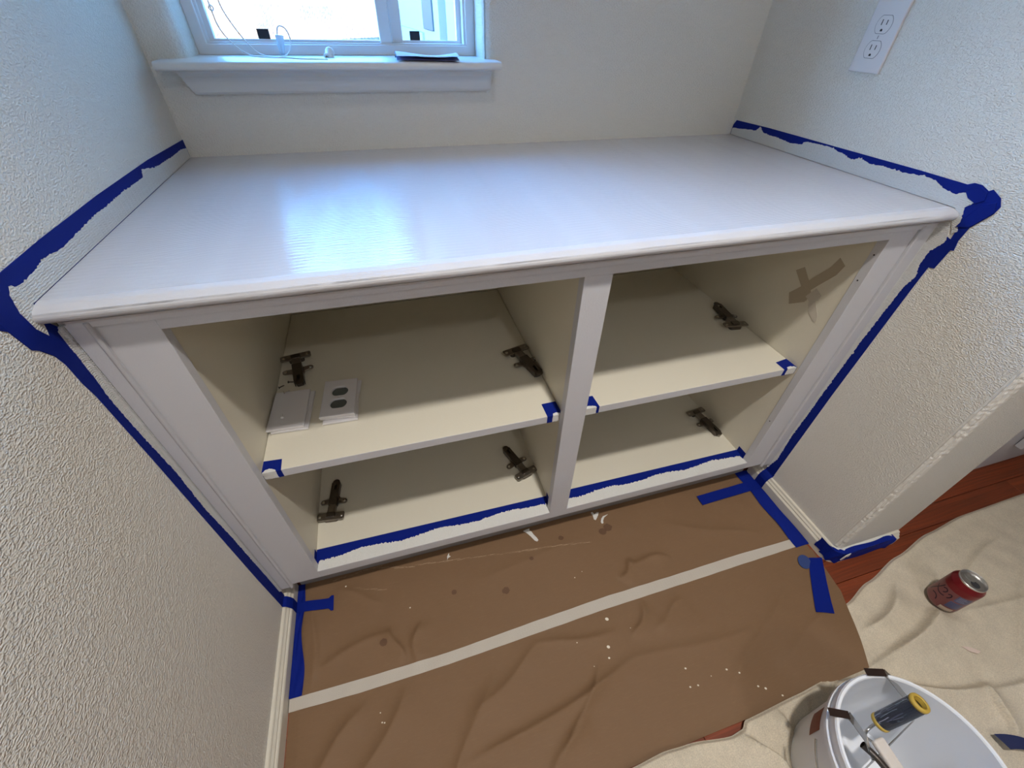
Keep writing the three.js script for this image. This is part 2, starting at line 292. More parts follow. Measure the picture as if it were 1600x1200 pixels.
// ---------------------------------------------------------------- base cabinet
const A1 = 0.0978, M1 = 0.6812, M2 = 0.7313, A2 = 1.3146, YT = 0.8145, YB = 0.1270, YR = 0.0990, SH = 0.4795;
const PL = 0.0925, PC = 0.690, PR = 1.3165, ZF = 0.6185;
{
  const c = thing('base_cabinet', 'white built-in base cabinet with two open doorless bays between the plaster walls', 'cabinet', [0.71, 0, 0.3]);
  const P = (n, g, m) => part(n, g, m, c);
  P('stile', box(0.0015, A1, YR, 0.8422, ZF, D, 0.0012), M.frame);
  P('stile', box(A2, W - 0.0015, YR, 0.8422, ZF, D, 0.0012), M.frame);
  P('mullion', box(M1, M2, YB - 0.001, YT + 0.001, ZF, D, 0.0012), M.frame);
  P('top_rail', box(A1 - 0.0005, A2 + 0.0005, YT, 0.8422, ZF, D, 0.0012), M.frame);
  const br = P('bottom_rail', box(A1 - 0.0005, A2 + 0.0005, YR, YB, ZF, D, 0.0012), M.frame);
  br.userData.label = 'bottom rail with fresh white paint on its top edge';
  const sp = (x0, x1) => merge(box(x0, x1, YR, 0.8422, 0.004, ZF, 0.0005), box(x0, x1, 0, YR, 0.004, 0.579, 0));
  P('side_panel', sp(PL - 0.016, PL), M.inside);
  P('side_panel', sp(PR, PR + 0.016), M.inside);
  P('partition', box(PC, M2 - 0.001, YB, 0.8422, 0.05, ZF, 0.0005), M.inside);
  P('back_panel', box(PL, PR, 0, 0.8422, 0.036, 0.05, 0), M.inside);
  P('bottom_panel', box(PL, PR, YB - 0.018, YB - 0.0003, 0.05, ZF, 0.0005), M.inside);
  P('top_panel', box(PL, PR, 0.8265, 0.8422, 0.05, ZF, 0.0005), M.inside);
  P('shelf', box(PL + 0.001, PC - 0.001, 0.4605, SH, 0.055, 0.6125, 0.0008), M.inside);
  P('shelf', box(M2, PR - 0.001, 0.4605, SH, 0.055, 0.6125, 0.0008), M.inside);
  for (const [a, b] of [[PL + 0.001, PC - 0.001], [M2, PR - 0.001]]) P('shelf_edge_band', box(a, b, 0.4605, SH, 0.6125, 0.6133, 0.0003), M.frame).userData.label = 'painted front edge of shelf';
  P('toe_kick', box(PL - 0.07, PR + 0.07, 0, YR, 0.580, 0.596, 0.0008), M.kick).userData.label = 'dark recessed toe kick';
  const scribe = (x0, x1) => { const g = cyl(0.0032, 0.0032, 0.838 - YR + 0.004, 14); g.translate(x0 < 0.5 ? x1 - 0.0030 : x0 + 0.0030, (0.838 + YR - 0.004) / 2, D + 0.0042); return merge(box(x0, x1, YR - 0.004, 0.838, D, D + 0.0045, 0.0012), g); };
  P('scribe_moulding', scribe(0.0088, 0.0345), M.frame); P('scribe_moulding', scribe(1.3750, 1.4105), M.frame);
  for (const [y, z] of [[0.780, 0.628], [0.724, 0.627], [0.30, 0.628]]) { const g = cyl(0.0016, 0.0016, 0.001, 12); g.rotateZ(Math.PI / 2); g.translate(A2 - 0.0002, y, z); P('pin_hole', g, M.slot); }
  // countertop
  const t = thing('countertop', 'glossy white painted wooden countertop with rounded nose and cove moulding', 'countertop', [0.71, 0.8422, 0.33]);
  const ay = 0.0118, az = 0.0235, zc = 0.6385;
  part('counter_slab', box(0.0012, W - 0.0006, CT - 2 * ay, CT, 0.0008, zc - 0.001, 0), M.counter, t);
  part('counter_nose', profile([[zc - 0.001, CT - 2 * ay], [zc, CT - 2 * ay], ...arc(0, 0, 1, -Math.PI / 2, Math.PI / 2, 18).map(([p, q]) => [zc + az * p, CT - ay + ay * q]), [zc - 0.001, CT]], 'x', 0.0012, W - 0.0006, 0.6), M.nose, t);
  const cove = [[D, 0.8315], [D + 0.0045, 0.8315], [D + 0.0045, 0.8345], ...arc(0, 0, 1, Math.PI, Math.PI / 2, 8).map(([p, q]) => [D + 0.0125 + 0.008 * p, 0.8345 + 0.0108 * q]), [D + 0.0125, 0.8460], [D, 0.8460]];
  part('cove_moulding', profile(cove, 'x', 0.012, W - 0.012, 0.5), M.frame, t);
}
// heights of the creased brown paper on the floor
const creases = [];
for (const [x0, z0, x1, z1, a, w] of [
  [0.378, 1.058, 0.764, 0.985, 0.010, 0.010], [0.764, 0.985, 1.081, 1.000, 0.004, 0.012], [0.56, 1.10, 0.69, 0.97, 0.008, 0.009], [0.834, 0.805, 0.885, 0.770, 0.011, 0.009], [0.88, 0.772, 0.985, 0.783, 0.007, 0.009],
  [0.07, 0.80, 0.245, 0.765, 0.006, 0.012], [0.236, 0.765, 0.262, 0.84, 0.009, 0.010], [0.285, 0.845, 0.300, 0.77, 0.008, 0.009], [0.568, 0.895, 0.758, 0.915, 0.006, 0.010], [0.40, 0.98, 0.568, 0.895, 0.008, 0.014],
  [0.15, 1.04, 0.26, 0.90, 0.010, 0.018], [0.05, 1.02, 0.17, 0.90, 0.010, 0.016], [0.30, 1.13, 0.44, 0.93, 0.009, 0.02], [0.95, 1.10, 1.20, 0.96, 0.007, 0.02], [0.80, 0.94, 0.86, 0.88, 0.008, 0.008], [0.86, 0.935, 0.96, 0.895, 0.006, 0.012],
  [0.10, 0.63, 0.22, 0.69, 0.004, 0.016], [0.06, 0.66, 0.065, 0.84, 0.008, 0.010], [0.45, 0.70, 0.80, 0.675, 0.003, 0.02], [1.05, 0.70, 1.28, 0.80, 0.004, 0.02], [0.52, 1.12, 0.62, 1.05, 0.008, 0.012], [1.10, 1.08, 1.30, 1.02, 0.007, 0.03], [0.19, 1.14, 0.23, 1.02, 0.008, 0.012]]) creases.push({ x0, z0, x1, z1, a, w });
function creased(x, z) {
  let h = 0;
  for (const c of creases) {
    const dx = c.x1 - c.x0, dz = c.z1 - c.z0, l2 = dx * dx + dz * dz, l = Math.sqrt(l2), t = ((x - c.x0) * dx + (z - c.z0) * dz) / l2, s = ((x - c.x0) * dz - (z - c.z0) * dx) / l + 0.006 * Math.sin(t * 5 + c.x0 * 30);
    if (t < -0.15 || t > 1.15) continue;
    const e = sstep(t, -0.15, 0.25) * (1 - sstep(t, 0.75, 1.15)), q = s > 0 ? s / c.w : -s / (c.w * 2.6);
    h += c.a * 1.7 * e * Math.exp(-Math.pow(q * 1.25, 1.1));
  }
  return h;
}
const paperH = (x, z) => 0.0012 + 0.62 * creased(x, z) + 0.0022 * (1 + noise(x * 9, z * 9, 1 << 20, 61)) * 0.6 + 0.0011 * (1 + noise(x * 26, z * 26, 1 << 20, 62)) * 0.5;
const lowerH = (x, z) => paperH(x, z) + 0.0006 + sstep(x, 1.08, 1.33) * sstep(z, 0.90, 1.10) * (0.020 + 0.006 * sstep(z, 1.0, 1.14));
// ---------------------------------------------------------------- blue tape, paint
const wallL = (a, b, c) => V(c, b, a), wallR = (a, b, c) => V(W - c, b, a), flat = (y) => (a, b, c) => V(a, y + c, b);
function ragged(pts, amp, step = 0.003) {                    // breaks a line into short steps that wander
  const o = [];
  for (let i = 0; i + 1 < pts.length; i++) {
    const [a, b] = pts[i], [c, d] = pts[i + 1], l = Math.hypot(c - a, d - b), n = Math.max(1, Math.round(l / step));
    for (let k = 0; k < n; k++) { const t = k / n, j = (rnd() + rnd() - 1) * amp, q = (rnd() < 0.12 ? (rnd() - 0.3) * amp * 2.2 : 0); o.push([lerp(a, c, t) - (d - b) / l * (j + q), lerp(b, d, t) + (c - a) / l * (j + q)]); }
  }
  o.push(pts.at(-1)); return o;
}
const TT = 0.0009, PT = 0.0016;                              // tape stands off the plaster; paint lies on the tape
function tapeThing(label, at, group) { return thing('painters_tape', label, 'tape', at, group); }
{
  // left wall, above the counter
  const t = tapeThing('blue painter tape along the left wall above the countertop edge, half painted over', [0, 0.87, 0.33]);
  part('tape_strip', slab([[0.001, 0.871], [0.001, 0.904], [0.205, 0.9125], [0.413, 0.915], [0.571, 0.9135], [0.651, 0.911], [0.708, 0.906], [0.703, 0.872], [0.680, 0.850], [0.662, 0.866]], TT, wallL), M.tape, t);
  const top = ragged([[0.004, 0.888], [0.031, 0.892], [0.128, 0.894], [0.197, 0.897], [0.247, 0.907], [0.257, 0.897], [0.345, 0.899], [0.403, 0.898], [0.461, 0.898], [0.546, 0.893], [0.585, 0.897], [0.620, 0.892], [0.645, 0.892], [0.656, 0.897], [0.665, 0.888], [0.669, 0.869]], 0.0012);
  part('paint_smear', slab([...top, [0.667, 0.850], [0.659, 0.836], [0.655, 0.845], [0.652, 0.858], [0.646, 0.8705], [0.004, 0.8705]], PT, wallL), M.smear, t);
  // left wall, beside the cabinet, over the baseboard and on to the paper
  const v = tapeThing('long blue painter tape running down the left wall beside the cabinet to the floor', [0, 0, 0.655]);
  const vo = [[0.700, 0.884], [0.696, 0.862], [0.6905, 0.838], [0.683, 0.832], [0.672, 0.816], [0.668, 0.80], [0.668, 0.770], [0.665, 0.744], [0.664, 0.612], [0.665, 0.448], [0.666, 0.215], [0.664, 0.053]];
  part('tape_strip', slab([...vo, [0.636, 0.053], [0.636, 0.830], [0.66, 0.866]], TT + 0.0004, wallL), M.tape, v);
  const vi = ragged([[0.646, 0.809], [0.647, 0.781], [0.652, 0.714], [0.650, 0.648], [0.646, 0.556], [0.650, 0.457], [0.645, 0.354], [0.643, 0.229], [0.640, 0.100]], 0.0011);
  part('paint_smear', slab([[0.630, 0.836], [0.645, 0.832], ...vi, [0.630, 0.09]], PT, wallL), M.smear, v);
  part('paint_smear', box(0.0008, 0.0074, 0.086, 0.836, 0.630, 0.6424, 0.002), M.smear, v);
  const over = [[0, 0.062], [0.0016, 0.056], [0.008, 0.0535], [0.0135, 0.046], [0.0178, 0.036], [0.0182, 0.004], [0.021, 0.0019], [0.040, 0.0022], [0.080, 0.0026], [0.105, 0.0028]];
  const along = (p, s) => { const f = s * (p.length - 1), i = Math.min(p.length - 2, Math.floor(f)), k = f - i; return [lerp(p[i][0], p[i + 1][0], k), lerp(p[i][1], p[i + 1][1], k)]; };
  part('tape_strip', sheet((s, q) => { const [x, y] = along(over, s); const h = x > 0.0183 ? Math.max(y, paperH(x, 0.655) + 0.0050) : y; return V(x, h + 0.0006, lerp(0.640, 0.665, q) + 0.10 * Math.min(x, 0.04) + 0.14 * Math.max(0, x - 0.04) + (s > 0.97 ? 0.012 * (q - 0.5) : 0)); }, 36, 4, 0.0003), M.tape, v);
  // left, along the baseboard
  const lb = tapeThing('blue painter tape holding the brown paper edge along the left baseboard', [0.03, 0, 0.72]);
  part('tape_strip', sheet((s, q) => { const z = lerp(0.597, 0.846, s), n = 0.0022 * Math.sin(z * 60), e = 0.034 + 0.010 * sstep(z, 0.70, 0.80) + 0.002 * Math.sin(z * 41); const x = lerp(0.0175, e, q); return V(q < 0.2 ? 0.0178 : x, q < 0.2 ? 0.010 : paperH(x, z) + 0.0030 + 0.0010 * Math.sin(q * 9 + z * 80), z + n * 0.1); }, 60, 8, 0.0003), M.tape, lb);

  // right wall, above the counter
  const r = tapeThing('blue painter tape along the right wall above the countertop edge, smeared with white paint', [W, 0.87, 0.33]);
  part('tape_strip', slab([[0.003, 0.870], [0.003, 0.893], [0.011, 0.906], [0.142, 0.909], [0.376, 0.9095], [0.551, 0.910], [0.640, 0.909], [0.660, 0.905], [0.668, 0.880], [0.650, 0.870]], TT, wallR), M.tape, r);
  const rt = ragged([[0.006, 0.886], [0.081, 0.894], [0.100, 0.895], [0.109, 0.907], [0.118, 0.900], [0.129, 0.895], [0.181, 0.894], [0.223, 0.891], [0.262, 0.895], [0.268, 0.903], [0.304, 0.905], [0.344, 0.906], [0.382, 0.900], [0.405, 0.895], [0.427, 0.902], [0.450, 0.897], [0.480, 0.900], [0.521, 0.899], [0.565, 0.903], [0.588, 0.902], [0.610, 0.893], [0.634, 0.890], [0.649, 0.898], [0.670, 0.886], [0.661, 0.875], [0.668, 0.856], [0.675, 0.836], [0.670, 0.830]], 0.0013);
  part('paint_smear', slab([[0.006, 0.8705], ...rt, [0.655, 0.852], [0.648, 0.8705]], PT + 0.0009, wallR), M.smear, r);
  const k = tapeThing('crumpled blue painter tape wad wrapped at the front right corner of the countertop', [W, 0.86, 0.68]);
  const wad = [[0.634, 0.905], [0.650, 0.914], [0.663, 0.914], [0.677, 0.908], [0.682, 0.912], [0.700, 0.903], [0.708, 0.891], [0.706, 0.878], [0.688, 0.847], [0.686, 0.822], [0.690, 0.805], [0.676, 0.800], [0.672, 0.84], [0.662, 0.872], [0.640, 0.888]];
  part('tape_strip', slab(wad, TT * 2, wallR), M.tape, k);
  part('tape_fold', slab([[0.668, 0.842], [0.688, 0.848], [0.707, 0.880], [0.700, 0.896], [0.684, 0.889], [0.675, 0.868]], 0.0042, wallR, [], 0.0012), M.tape, k);
  part('tape_fold', slab([[0.645, 0.900], [0.664, 0.912], [0.678, 0.906], [0.682, 0.893], [0.672, 0.885], [0.656, 0.890]], 0.0036, wallR, [], 0.0012), M.tape, k);
  // right wall, beside the cabinet
  const q = tapeThing('long blue painter tape running down the right wall beside the cabinet to the floor', [W, 0, 0.655]);
  part('tape_strip', slab([[0.686, 0.816], [0.681, 0.764], [0.671, 0.762], [0.670, 0.731], [0.669, 0.669], [0.666, 0.406], [0.667, 0.053], [0.636, 0.053], [0.636, 0.820], [0.660, 0.824]], TT + 0.0003, wallR), M.tape, q);
  const ri = ragged([[0.665, 0.826], [0.668, 0.812], [0.659, 0.796], [0.655, 0.789], [0.655, 0.761], [0.662, 0.738], [0.656, 0.714], [0.653, 0.679], [0.648, 0.560], [0.646, 0.427], [0.645, 0.300], [0.643, 0.226], [0.648, 0.119], [0.640, 0.085]], 0.0014, 0.0025);
  part('paint_smear', slab([[0.630, 0.848], [0.655, 0.846], ...ri, [0.630, 0.080]], PT, wallR), M.smear, q);
  part('paint_smear', box(W - 0.0088, W - 0.0008, 0.075, 0.845, 0.630, 0.6405, 0.002), M.smear, q);
  const over2 = [[0, 0.066], [0.0016, 0.058], [0.008, 0.0545], [0.0135, 0.047], [0.0178, 0.036], [0.0184, 0.004], [0.024, 0.0019], [0.060, 0.0024], [0.140, 0.0030], [0.200, 0.0030], [0.241, 0.0030]];
  part('tape_strip', sheet((s, u) => { const [x, y] = along(over2, s); const z = lerp(0.636, 0.668, u) + 0.02 * Math.max(0, x - 0.02), h = x > 0.0186 ? Math.max(y, paperH(W - x, z) + 0.0050) : y; return V(W - x, h + 0.0006, z); }, 40, 4, 0.0003), M.tape, q);
  // right, along the baseboard
  const rb = tapeThing('blue painter tape holding the brown paper edge along the right baseboard', [1.38, 0, 0.72]);
  part('tape_strip', sheet((s, u) => { const z = lerp(0.597, 0.862, s), x = lerp(1.3575 + 0.002 * Math.sin(z * 50), 1.4015, u); return V(x, paperH(x, z) + 0.0032 + 0.0008 * Math.sin(u * 5 + z * 50), z); }, 40, 8, 0.0003), M.tape, rb);
  part('paint_smear', box(1.3999, 1.4024, 0.004, 0.010, 0.60, 0.61, 0.001), M.smear, rb);
  const rl = tapeThing('short blue painter tape strip on the right corner of the brown paper', [1.34, 0, 0.96]);
  part('tape_strip', sheet((s, u) => { const a = [lerp(1.366, 1.261, s), lerp(0.896, 1.018, s)], b = [lerp(1.404, 1.301, s), lerp(0.905, 1.034, s)]; const x = lerp(a[0], b[0], u), z = lerp(a[1], b[1], u); return V(x, lowerH(x, z) + 0.0022 + 0.0005 * Math.sin(u * 7), z); }, 24, 6, 0.0003), M.tape, rl);
  const dot = tapeThing('small round torn scrap of blue tape beside the short tape strip', [1.345, 0, 0.9]);
  part('tape_scrap', slab(arc(1.346, 0.902, 0.0185, 0, Math.PI * 1.95, 22).map(([a, b]) => [a + (b - 0.9) * -0.25, b]), 0.0008, flat(lowerH(1.346, 0.902) + 0.0022)), std({ color: rgb(0.03, 0.06, 0.20), roughness: 0.45 }), dot);
  // blue tape round the end of the wing wall's baseboard
  const wrap = tapeThing('blue painter tape wrapped round the baseboard at the rounded wall corner', [1.5, 0.03, 0.93]);
  const path = [[W - 0.0182, 0.872], [W - 0.0182, 0.892], ...arc(W + 0.02, 0.890, 0.0385, Math.PI, Math.PI / 2, 8), [1.50, 0.9285], [1.56, 0.9285], [1.592, 0.930], [1.606, 0.932]];
  part('tape_strip', sheet((s, u) => { const [x, z] = along(path, s); const hi = 0.0555 + 0.005 * (1 - sstep(s, 0.2, 0.4)), lo = 0.006 + 0.012 * (1 - sstep(s, 0.1, 0.4)) + 0.003 * Math.sin(s * 30); return V(x + (u > 0.85 ? 0 : 0), lerp(hi, lo, u), z + 0.0012 * Math.sin(u * 6 + s * 25)); }, 60, 8, 0.0003), M.tape, wrap);
  part('tape_fold', sheet((s, u) => { const [x, z] = along(path, lerp(0.36, 1, s)); return V(x, 0.0562 - 0.0008 * u, lerp(z - 0.014, z + 0.0004, u)); }, 40, 3, 0.0003), M.tape, wrap);
  part('paint_smear', sheet((s, u) => { const [x, z] = along(path, lerp(0.38, 0.97, s)); return V(x, 0.0572 + 0.0006 * Math.sin(s * 9), lerp(z - 0.0165, z - 0.0115 - 0.002 * Math.sin(s * 23), u)); }, 30, 2, 0.0012), M.freshPaint, wrap);
  part('paint_smear', slab(ragged([[1.425, 0.030], [1.430, 0.050], [1.445, 0.056], [1.450, 0.042], [1.446, 0.034], [1.440, 0.044], [1.436, 0.028], [1.430, 0.026], [1.425, 0.030]], 0.0008), 0.0016, (a, b, c) => V(a, b, 0.9290 + c)), M.freshPaint, wrap);
}
// blue tape on the shelves and the cabinet floor
{
  const tab = (x0, x1, zb, label, skew, paint) => {
    const t = tapeThing(label, [(x0 + x1) / 2, SH, 0.6]);
    part('tape_strip', merge(slab([[x0, zb], [x1, zb + skew], [x1 + 0.001, 0.6142], [x0, 0.6142]], 0.0005, flat(SH + 0.0002)), box(x0, x1 + 0.001, 0.4606, SH + 0.0006, 0.6134, 0.6140, 0)), M.tape, t);
    part('paint_smear', slab(ragged([[paint[0], SH + 0.001], [paint[0], 0.462], [paint[1], 0.461], [paint[1], SH + 0.001]], 0.0006, 0.002), 0.0005, (a, b, c) => V(a, b, 0.6140 + c)), M.freshPaint, t);
    part('paint_smear', slab(ragged([[paint[0], 0.6143], [paint[0] + 0.003, 0.608], [(paint[0] + paint[1]) / 2, 0.606], [paint[1] - 0.003, 0.609], [paint[1], 0.6143]], 0.0008, 0.002), 0.0004, flat(SH + 0.0007)), M.freshPaint, t);
  };
  tab(PL + 0.002, 0.127, 0.585, 'blue tape tab on the left front corner of the left bay shelf', 0.002, [PL + 0.003, 0.119]);
  tab(0.655, PC - 0.002, 0.574, 'blue tape tab on the left bay shelf beside the centre mullion', -0.001, [0.667, PC - 0.003]);
  tab(0.735, 0.776, 0.578, 'blue tape tab on the right bay shelf just behind the centre mullion', 0, [0.737, 0.770]);
  tab(1.277, PR - 0.002, 0.584, 'blue tape tab on the right front corner of the right bay shelf', -0.006, [1.286, PR - 0.003]);
  const bed = (x0, x1, label, s0) => {
    const t = tapeThing(label, [(x0 + x1) / 2, YB, 0.6]);
    part('tape_strip', slab([[x0, 0.581 + s0], [x1, 0.586], [x1, 0.620], [x0, 0.620]], 0.0005, flat(YB)), M.tape, t);
    part('tape_end', box(x0 - 0.0002, x0 + 0.0004, YB, YB + 0.016, 0.588, 0.618, 0), M.tape, t);
    part('tape_end', box(x1 - 0.0004, x1 + 0.0002, YB, YB + 0.020, 0.588, 0.618, 0), M.tape, t);
    const n = 12, e = []; for (let i = 0; i <= n; i++) e.push([lerp(x0 + 0.008, x1 - 0.008, i / n), 0.6085 + 0.0045 * Math.sin(i * 1.7 + x0 * 9) - 0.0035 * (i / n)]);
    part('paint_smear', slab([[x0 + 0.004, D - 0.0005], [x0 + 0.006, 0.616], ...ragged(e, 0.0024, 0.0018), [x1 - 0.006, 0.614], [x1 - 0.003, D - 0.0005]], 0.0006, flat(YB + 0.0004)), M.freshPaint, t);
  };
  bed(PL + 0.0006, PC - 0.0006, 'blue tape strip along the front of the left bay cabinet floor', 0);
  bed(M2, PR - 0.0006, 'blue tape strip along the front of the right bay cabinet floor', 0.002);
}
// ---------------------------------------------------------------- hinges lying on the shelves
{
  const rr = (w, h, r) => { const s = []; for (const [cx, cy, a] of [[w / 2 - r, h / 2 - r, 0], [-w / 2 + r, h / 2 - r, 1], [-w / 2 + r, -h / 2 + r, 2], [w / 2 - r, -h / 2 + r, 3]]) s.push(...arc(cx, cy, r, a * Math.PI / 2, (a + 1) * Math.PI / 2, 5)); return s; };
  const round = (cx, cy, r) => arc(cx, cy, r, 0, Math.PI * 1.94, 14);
  const scr = (x, y, z, r = 0.0034) => { const g = new THREE.LatheGeometry([[0, 0.0016], [r * 0.7, 0.0015], [r, 0.0006], [r, 0]].map((p) => new THREE.Vector2(...p)), 14); g.translate(x, y, z); return g; };
  const proto = new THREE.Group();
  // cup end: a flange with two screws over a shallow housing; the arm goes away along -z
  const fl = piece('hinge_flange', slab(rr(0.060, 0.019, 0.004), 0.0024, (a, b, c) => V(a, 0.0095 + c, b), [round(-0.0235, 0, 0.0024), round(0.0235, 0, 0.0024)], 0.0005), M.hinge, proto);
  piece('hinge_housing', merge(slab(rr(0.030, 0.017, 0.005), 0.0105, (a, b, c) => V(a, c, b), [], 0.0006), slab(rr(0.019, 0.013, 0.003), 0.006, (a, b, c) => V(a, 0.0095 + c, b - 0.003), [], 0.0008)), M.hingeDark, proto);
  for (const x of [-0.0235, 0.0235]) { const s = scr(x, 0.0112, 0); const o = new THREE.Mesh(s, M.screw); o.name = 'screw'; fl.add(o); }
  piece('hinge_link', merge(box(-0.0065, 0.0065, 0.012, 0.0136, -0.031, -0.004, 0.0005), box(-0.0085, -0.0068, 0.004, 0.014, -0.028, -0.006, 0.0004), box(0.0068, 0.0085, 0.004, 0.014, -0.028, -0.006, 0.0004)), M.hinge, proto);
  const armTop = [[-0.0095, -0.030], [0.0095, -0.030], [0.0088, -0.062], ...arc(0, -0.092, 0.0078, 0, -Math.PI, 10), [-0.0088, -0.062]];
  piece('hinge_arm', merge(slab(armTop, 0.0016, (a, b, c) => V(a, 0.0135 - (b < -0.08 ? 0.001 : 0) + c, b), [rr(0.0055, 0.016, 0.002).map(([a, b]) => [a, b - 0.078])], 0.0003), box(-0.0095, -0.0080, 0.002, 0.0148, -0.090, -0.030, 0.0004), box(0.0080, 0.0095, 0.002, 0.0148, -0.090, -0.030, 0.0004), slab(rr(0.014, 0.05, 0.004).map(([a, b]) => [a, b - 0.066]), 0.006, (a, b, c) => V(a, 0.001 + c, b), [], 0.0005)), M.hingeDark, proto);
  const wingS = []; for (const [a, b] of [[-0.010, -0.062], [-0.012, -0.050]]) wingS.push([a, b]);
  wingS.push(...arc(-0.0235, -0.042, 0.0065, Math.PI / 2 + 0.3, Math.PI * 1.5 - 0.2, 8).map(([a, b]) => [a, -0.084 - b]), [-0.010, -0.034], [0.010, -0.034]);
  wingS.push(...arc(0.0235, -0.042, 0.0065, -Math.PI / 2 - 0.1, Math.PI / 2 + 0.1, 8).map(([a, b]) => [a, -0.084 - b]).reverse().map((p) => p).reverse(), [0.012, -0.050], [0.010, -0.062]);
  const wing = slab([[-0.010, -0.060], [-0.013, -0.050], [-0.0255, -0.0478], [-0.0292, -0.0445], [-0.0296, -0.0395], [-0.0270, -0.0360], [-0.0225, -0.0352], [-0.010, -0.0365], [0.010, -0.0365], [0.0225, -0.0352], [0.0270, -0.0360], [0.0296, -0.0395], [0.0292, -0.0445], [0.0255, -0.0478], [0.013, -0.050], [0.010, -0.060]], 0.0030, (a, b, c) => V(a, 0.0042 + c, b), [], 0.0006);
  const wg = piece('mounting_wing', wing, M.hinge, proto);
  for (const x of [-0.0232, 0.0232]) { const o = new THREE.Mesh(scr(x, 0.0070, -0.0418, 0.0038), M.screw); o.name = 'screw'; wg.add(o); }
  const at = [
    [0.128, SH, 0.276, [0.016, 0.098], 'dark cup hinge lying at the left end of the left bay shelf, behind the plates'],
    [0.652, SH, 0.384, [0.026, 0.096], 'dark cup hinge lying on the left bay shelf against the centre partition'],
    [1.277, SH, 0.424, [0.014, -0.1], 'dark cup hinge lying on the right bay shelf against the right side panel'],
    [0.1255, YB, 0.503, [0.012, -0.094], 'bronze cup hinge standing in the left corner of the left bay floor'],
    [0.657, YB, 0.505, [-0.030, -0.09], 'bronze cup hinge in the right corner of the left bay floor beside the partition'],
    [1.281, YB, 0.418, [0.012, 0.092], 'bronze cup hinge lying on the right bay floor by the right side panel'],
  ];
  at.forEach(([x, y, z, [dx, dz], label], i) => {
    const o = i ? scene.getObjectByName('cabinet_hinge').clone() : proto; o.name = numbered('cabinet_hinge');
    o.position.set(x, y, z); o.rotation.set(0, Math.atan2(-dx, -dz), 0); o.scale.setScalar(1.14);
    o.userData = { label, category: 'hinge', group: 'cup hinges left on the shelves' }; scene.add(o);
  });
}
// ---------------------------------------------------------------- cover plates and loose screws on the left shelf
{
  const R = (w, h) => [[-w / 2, -h / 2], [w / 2, -h / 2], [w / 2, h / 2], [-w / 2, h / 2]];
  const up = (a, b, c) => V(a, c, b);
  const blank = () => slab(R(0.0715, 0.1145), 0.0058, up, [], 0.0018);
  const lobe = (cy) => { const s = []; for (const q of arc(0, 0, 0.0170, 0, Math.PI * 1.97, 28)) s.push([q[0], cy + clamp(q[1], -0.0142, 0.0142)]); return s; };
  const duplex = () => slab(R(0.0700, 0.1145), 0.0058, up, [lobe(-0.0195), lobe(0.0195), arc(0, 0, 0.0022, 0, Math.PI * 1.9, 10)], 0.0018);
  const put = (name, g, x, y, z, turn, label, cat) => { const o = new THREE.Mesh(g, M.plate); o.name = numbered(name); o.position.set(x, y, z); o.rotation.y = turn; o.castShadow = o.receiveShadow = true; o.userData = { label, category: cat, group: 'electrical cover plates on the left bay shelf' }; scene.add(o); return o; };
  put('cover_plate', blank(), 0.1385, SH + 0.0003, 0.462, -0.06, 'lower blank white cover plate of the left stack on the shelf', 'plate');
  put('cover_plate', blank(), 0.1308, SH + 0.0063, 0.4605, -0.05, 'upper blank white cover plate of the left stack, screws lying on it', 'plate');
  put('outlet_cover_plate', duplex(), 0.2345, SH + 0.0003, 0.462, -0.03, 'bottom white outlet cover plate of the right stack on the shelf', 'plate');
  put('outlet_cover_plate', duplex(), 0.2365, SH + 0.0063, 0.4555, -0.13, 'middle white outlet cover plate sticking out askew from the right stack', 'plate');
  put('outlet_cover_plate', duplex(), 0.2325, SH + 0.0123, 0.4555, -0.07, 'top white outlet cover plate with two outlet holes on the right stack', 'plate').add(Object.assign(new THREE.Mesh(slab(R(0.060, 0.100), 0.0004, up), M.holeShade), { name: 'hole_shade_sheet' }));  // added dark sheet under the plate, painted shade seen through its holes
  const shank = [[0, 0.0135], [0.0009, 0.012], [0.0013, 0.011], [0.0013, 0.0018], [0.0028, 0.0013], [0.0030, 0.0002], [0.0012, 0], [0, 0]].map((p) => new THREE.Vector2(...p));
  const screwAt = (x, y, z, rx, ry, m, label) => { const g = new THREE.LatheGeometry(shank, 12); g.rotateX(Math.PI / 2); const o = new THREE.Mesh(g, m); o.name = numbered('loose_screw'); o.position.set(x, y, z); o.rotation.set(rx, ry, 0, 'YXZ'); o.castShadow = true; o.userData = { label, category: 'screw', group: 'loose screws on the left bay shelf' }; scene.add(o); };
  screwAt(0.098, SH + 0.003, 0.374, 0, 2.1, M.hingeDark, 'short dark screw on the shelf in the corner against the left panel');
  screwAt(0.116, SH + 0.003, 0.358, 0, 1.35, M.hingeDark, 'dark screw on the shelf beside the arm of the hinge');
  screwAt(0.116, SH + 0.0155, 0.409, 0, 1.9, M.screw, 'screw lying across the back edge of the blank cover plate');
  screwAt(0.1215, SH + 0.0155, 0.489, 0, Math.PI + 0.1, M.white, 'small white screw lying near the front of the blank cover plate');
}
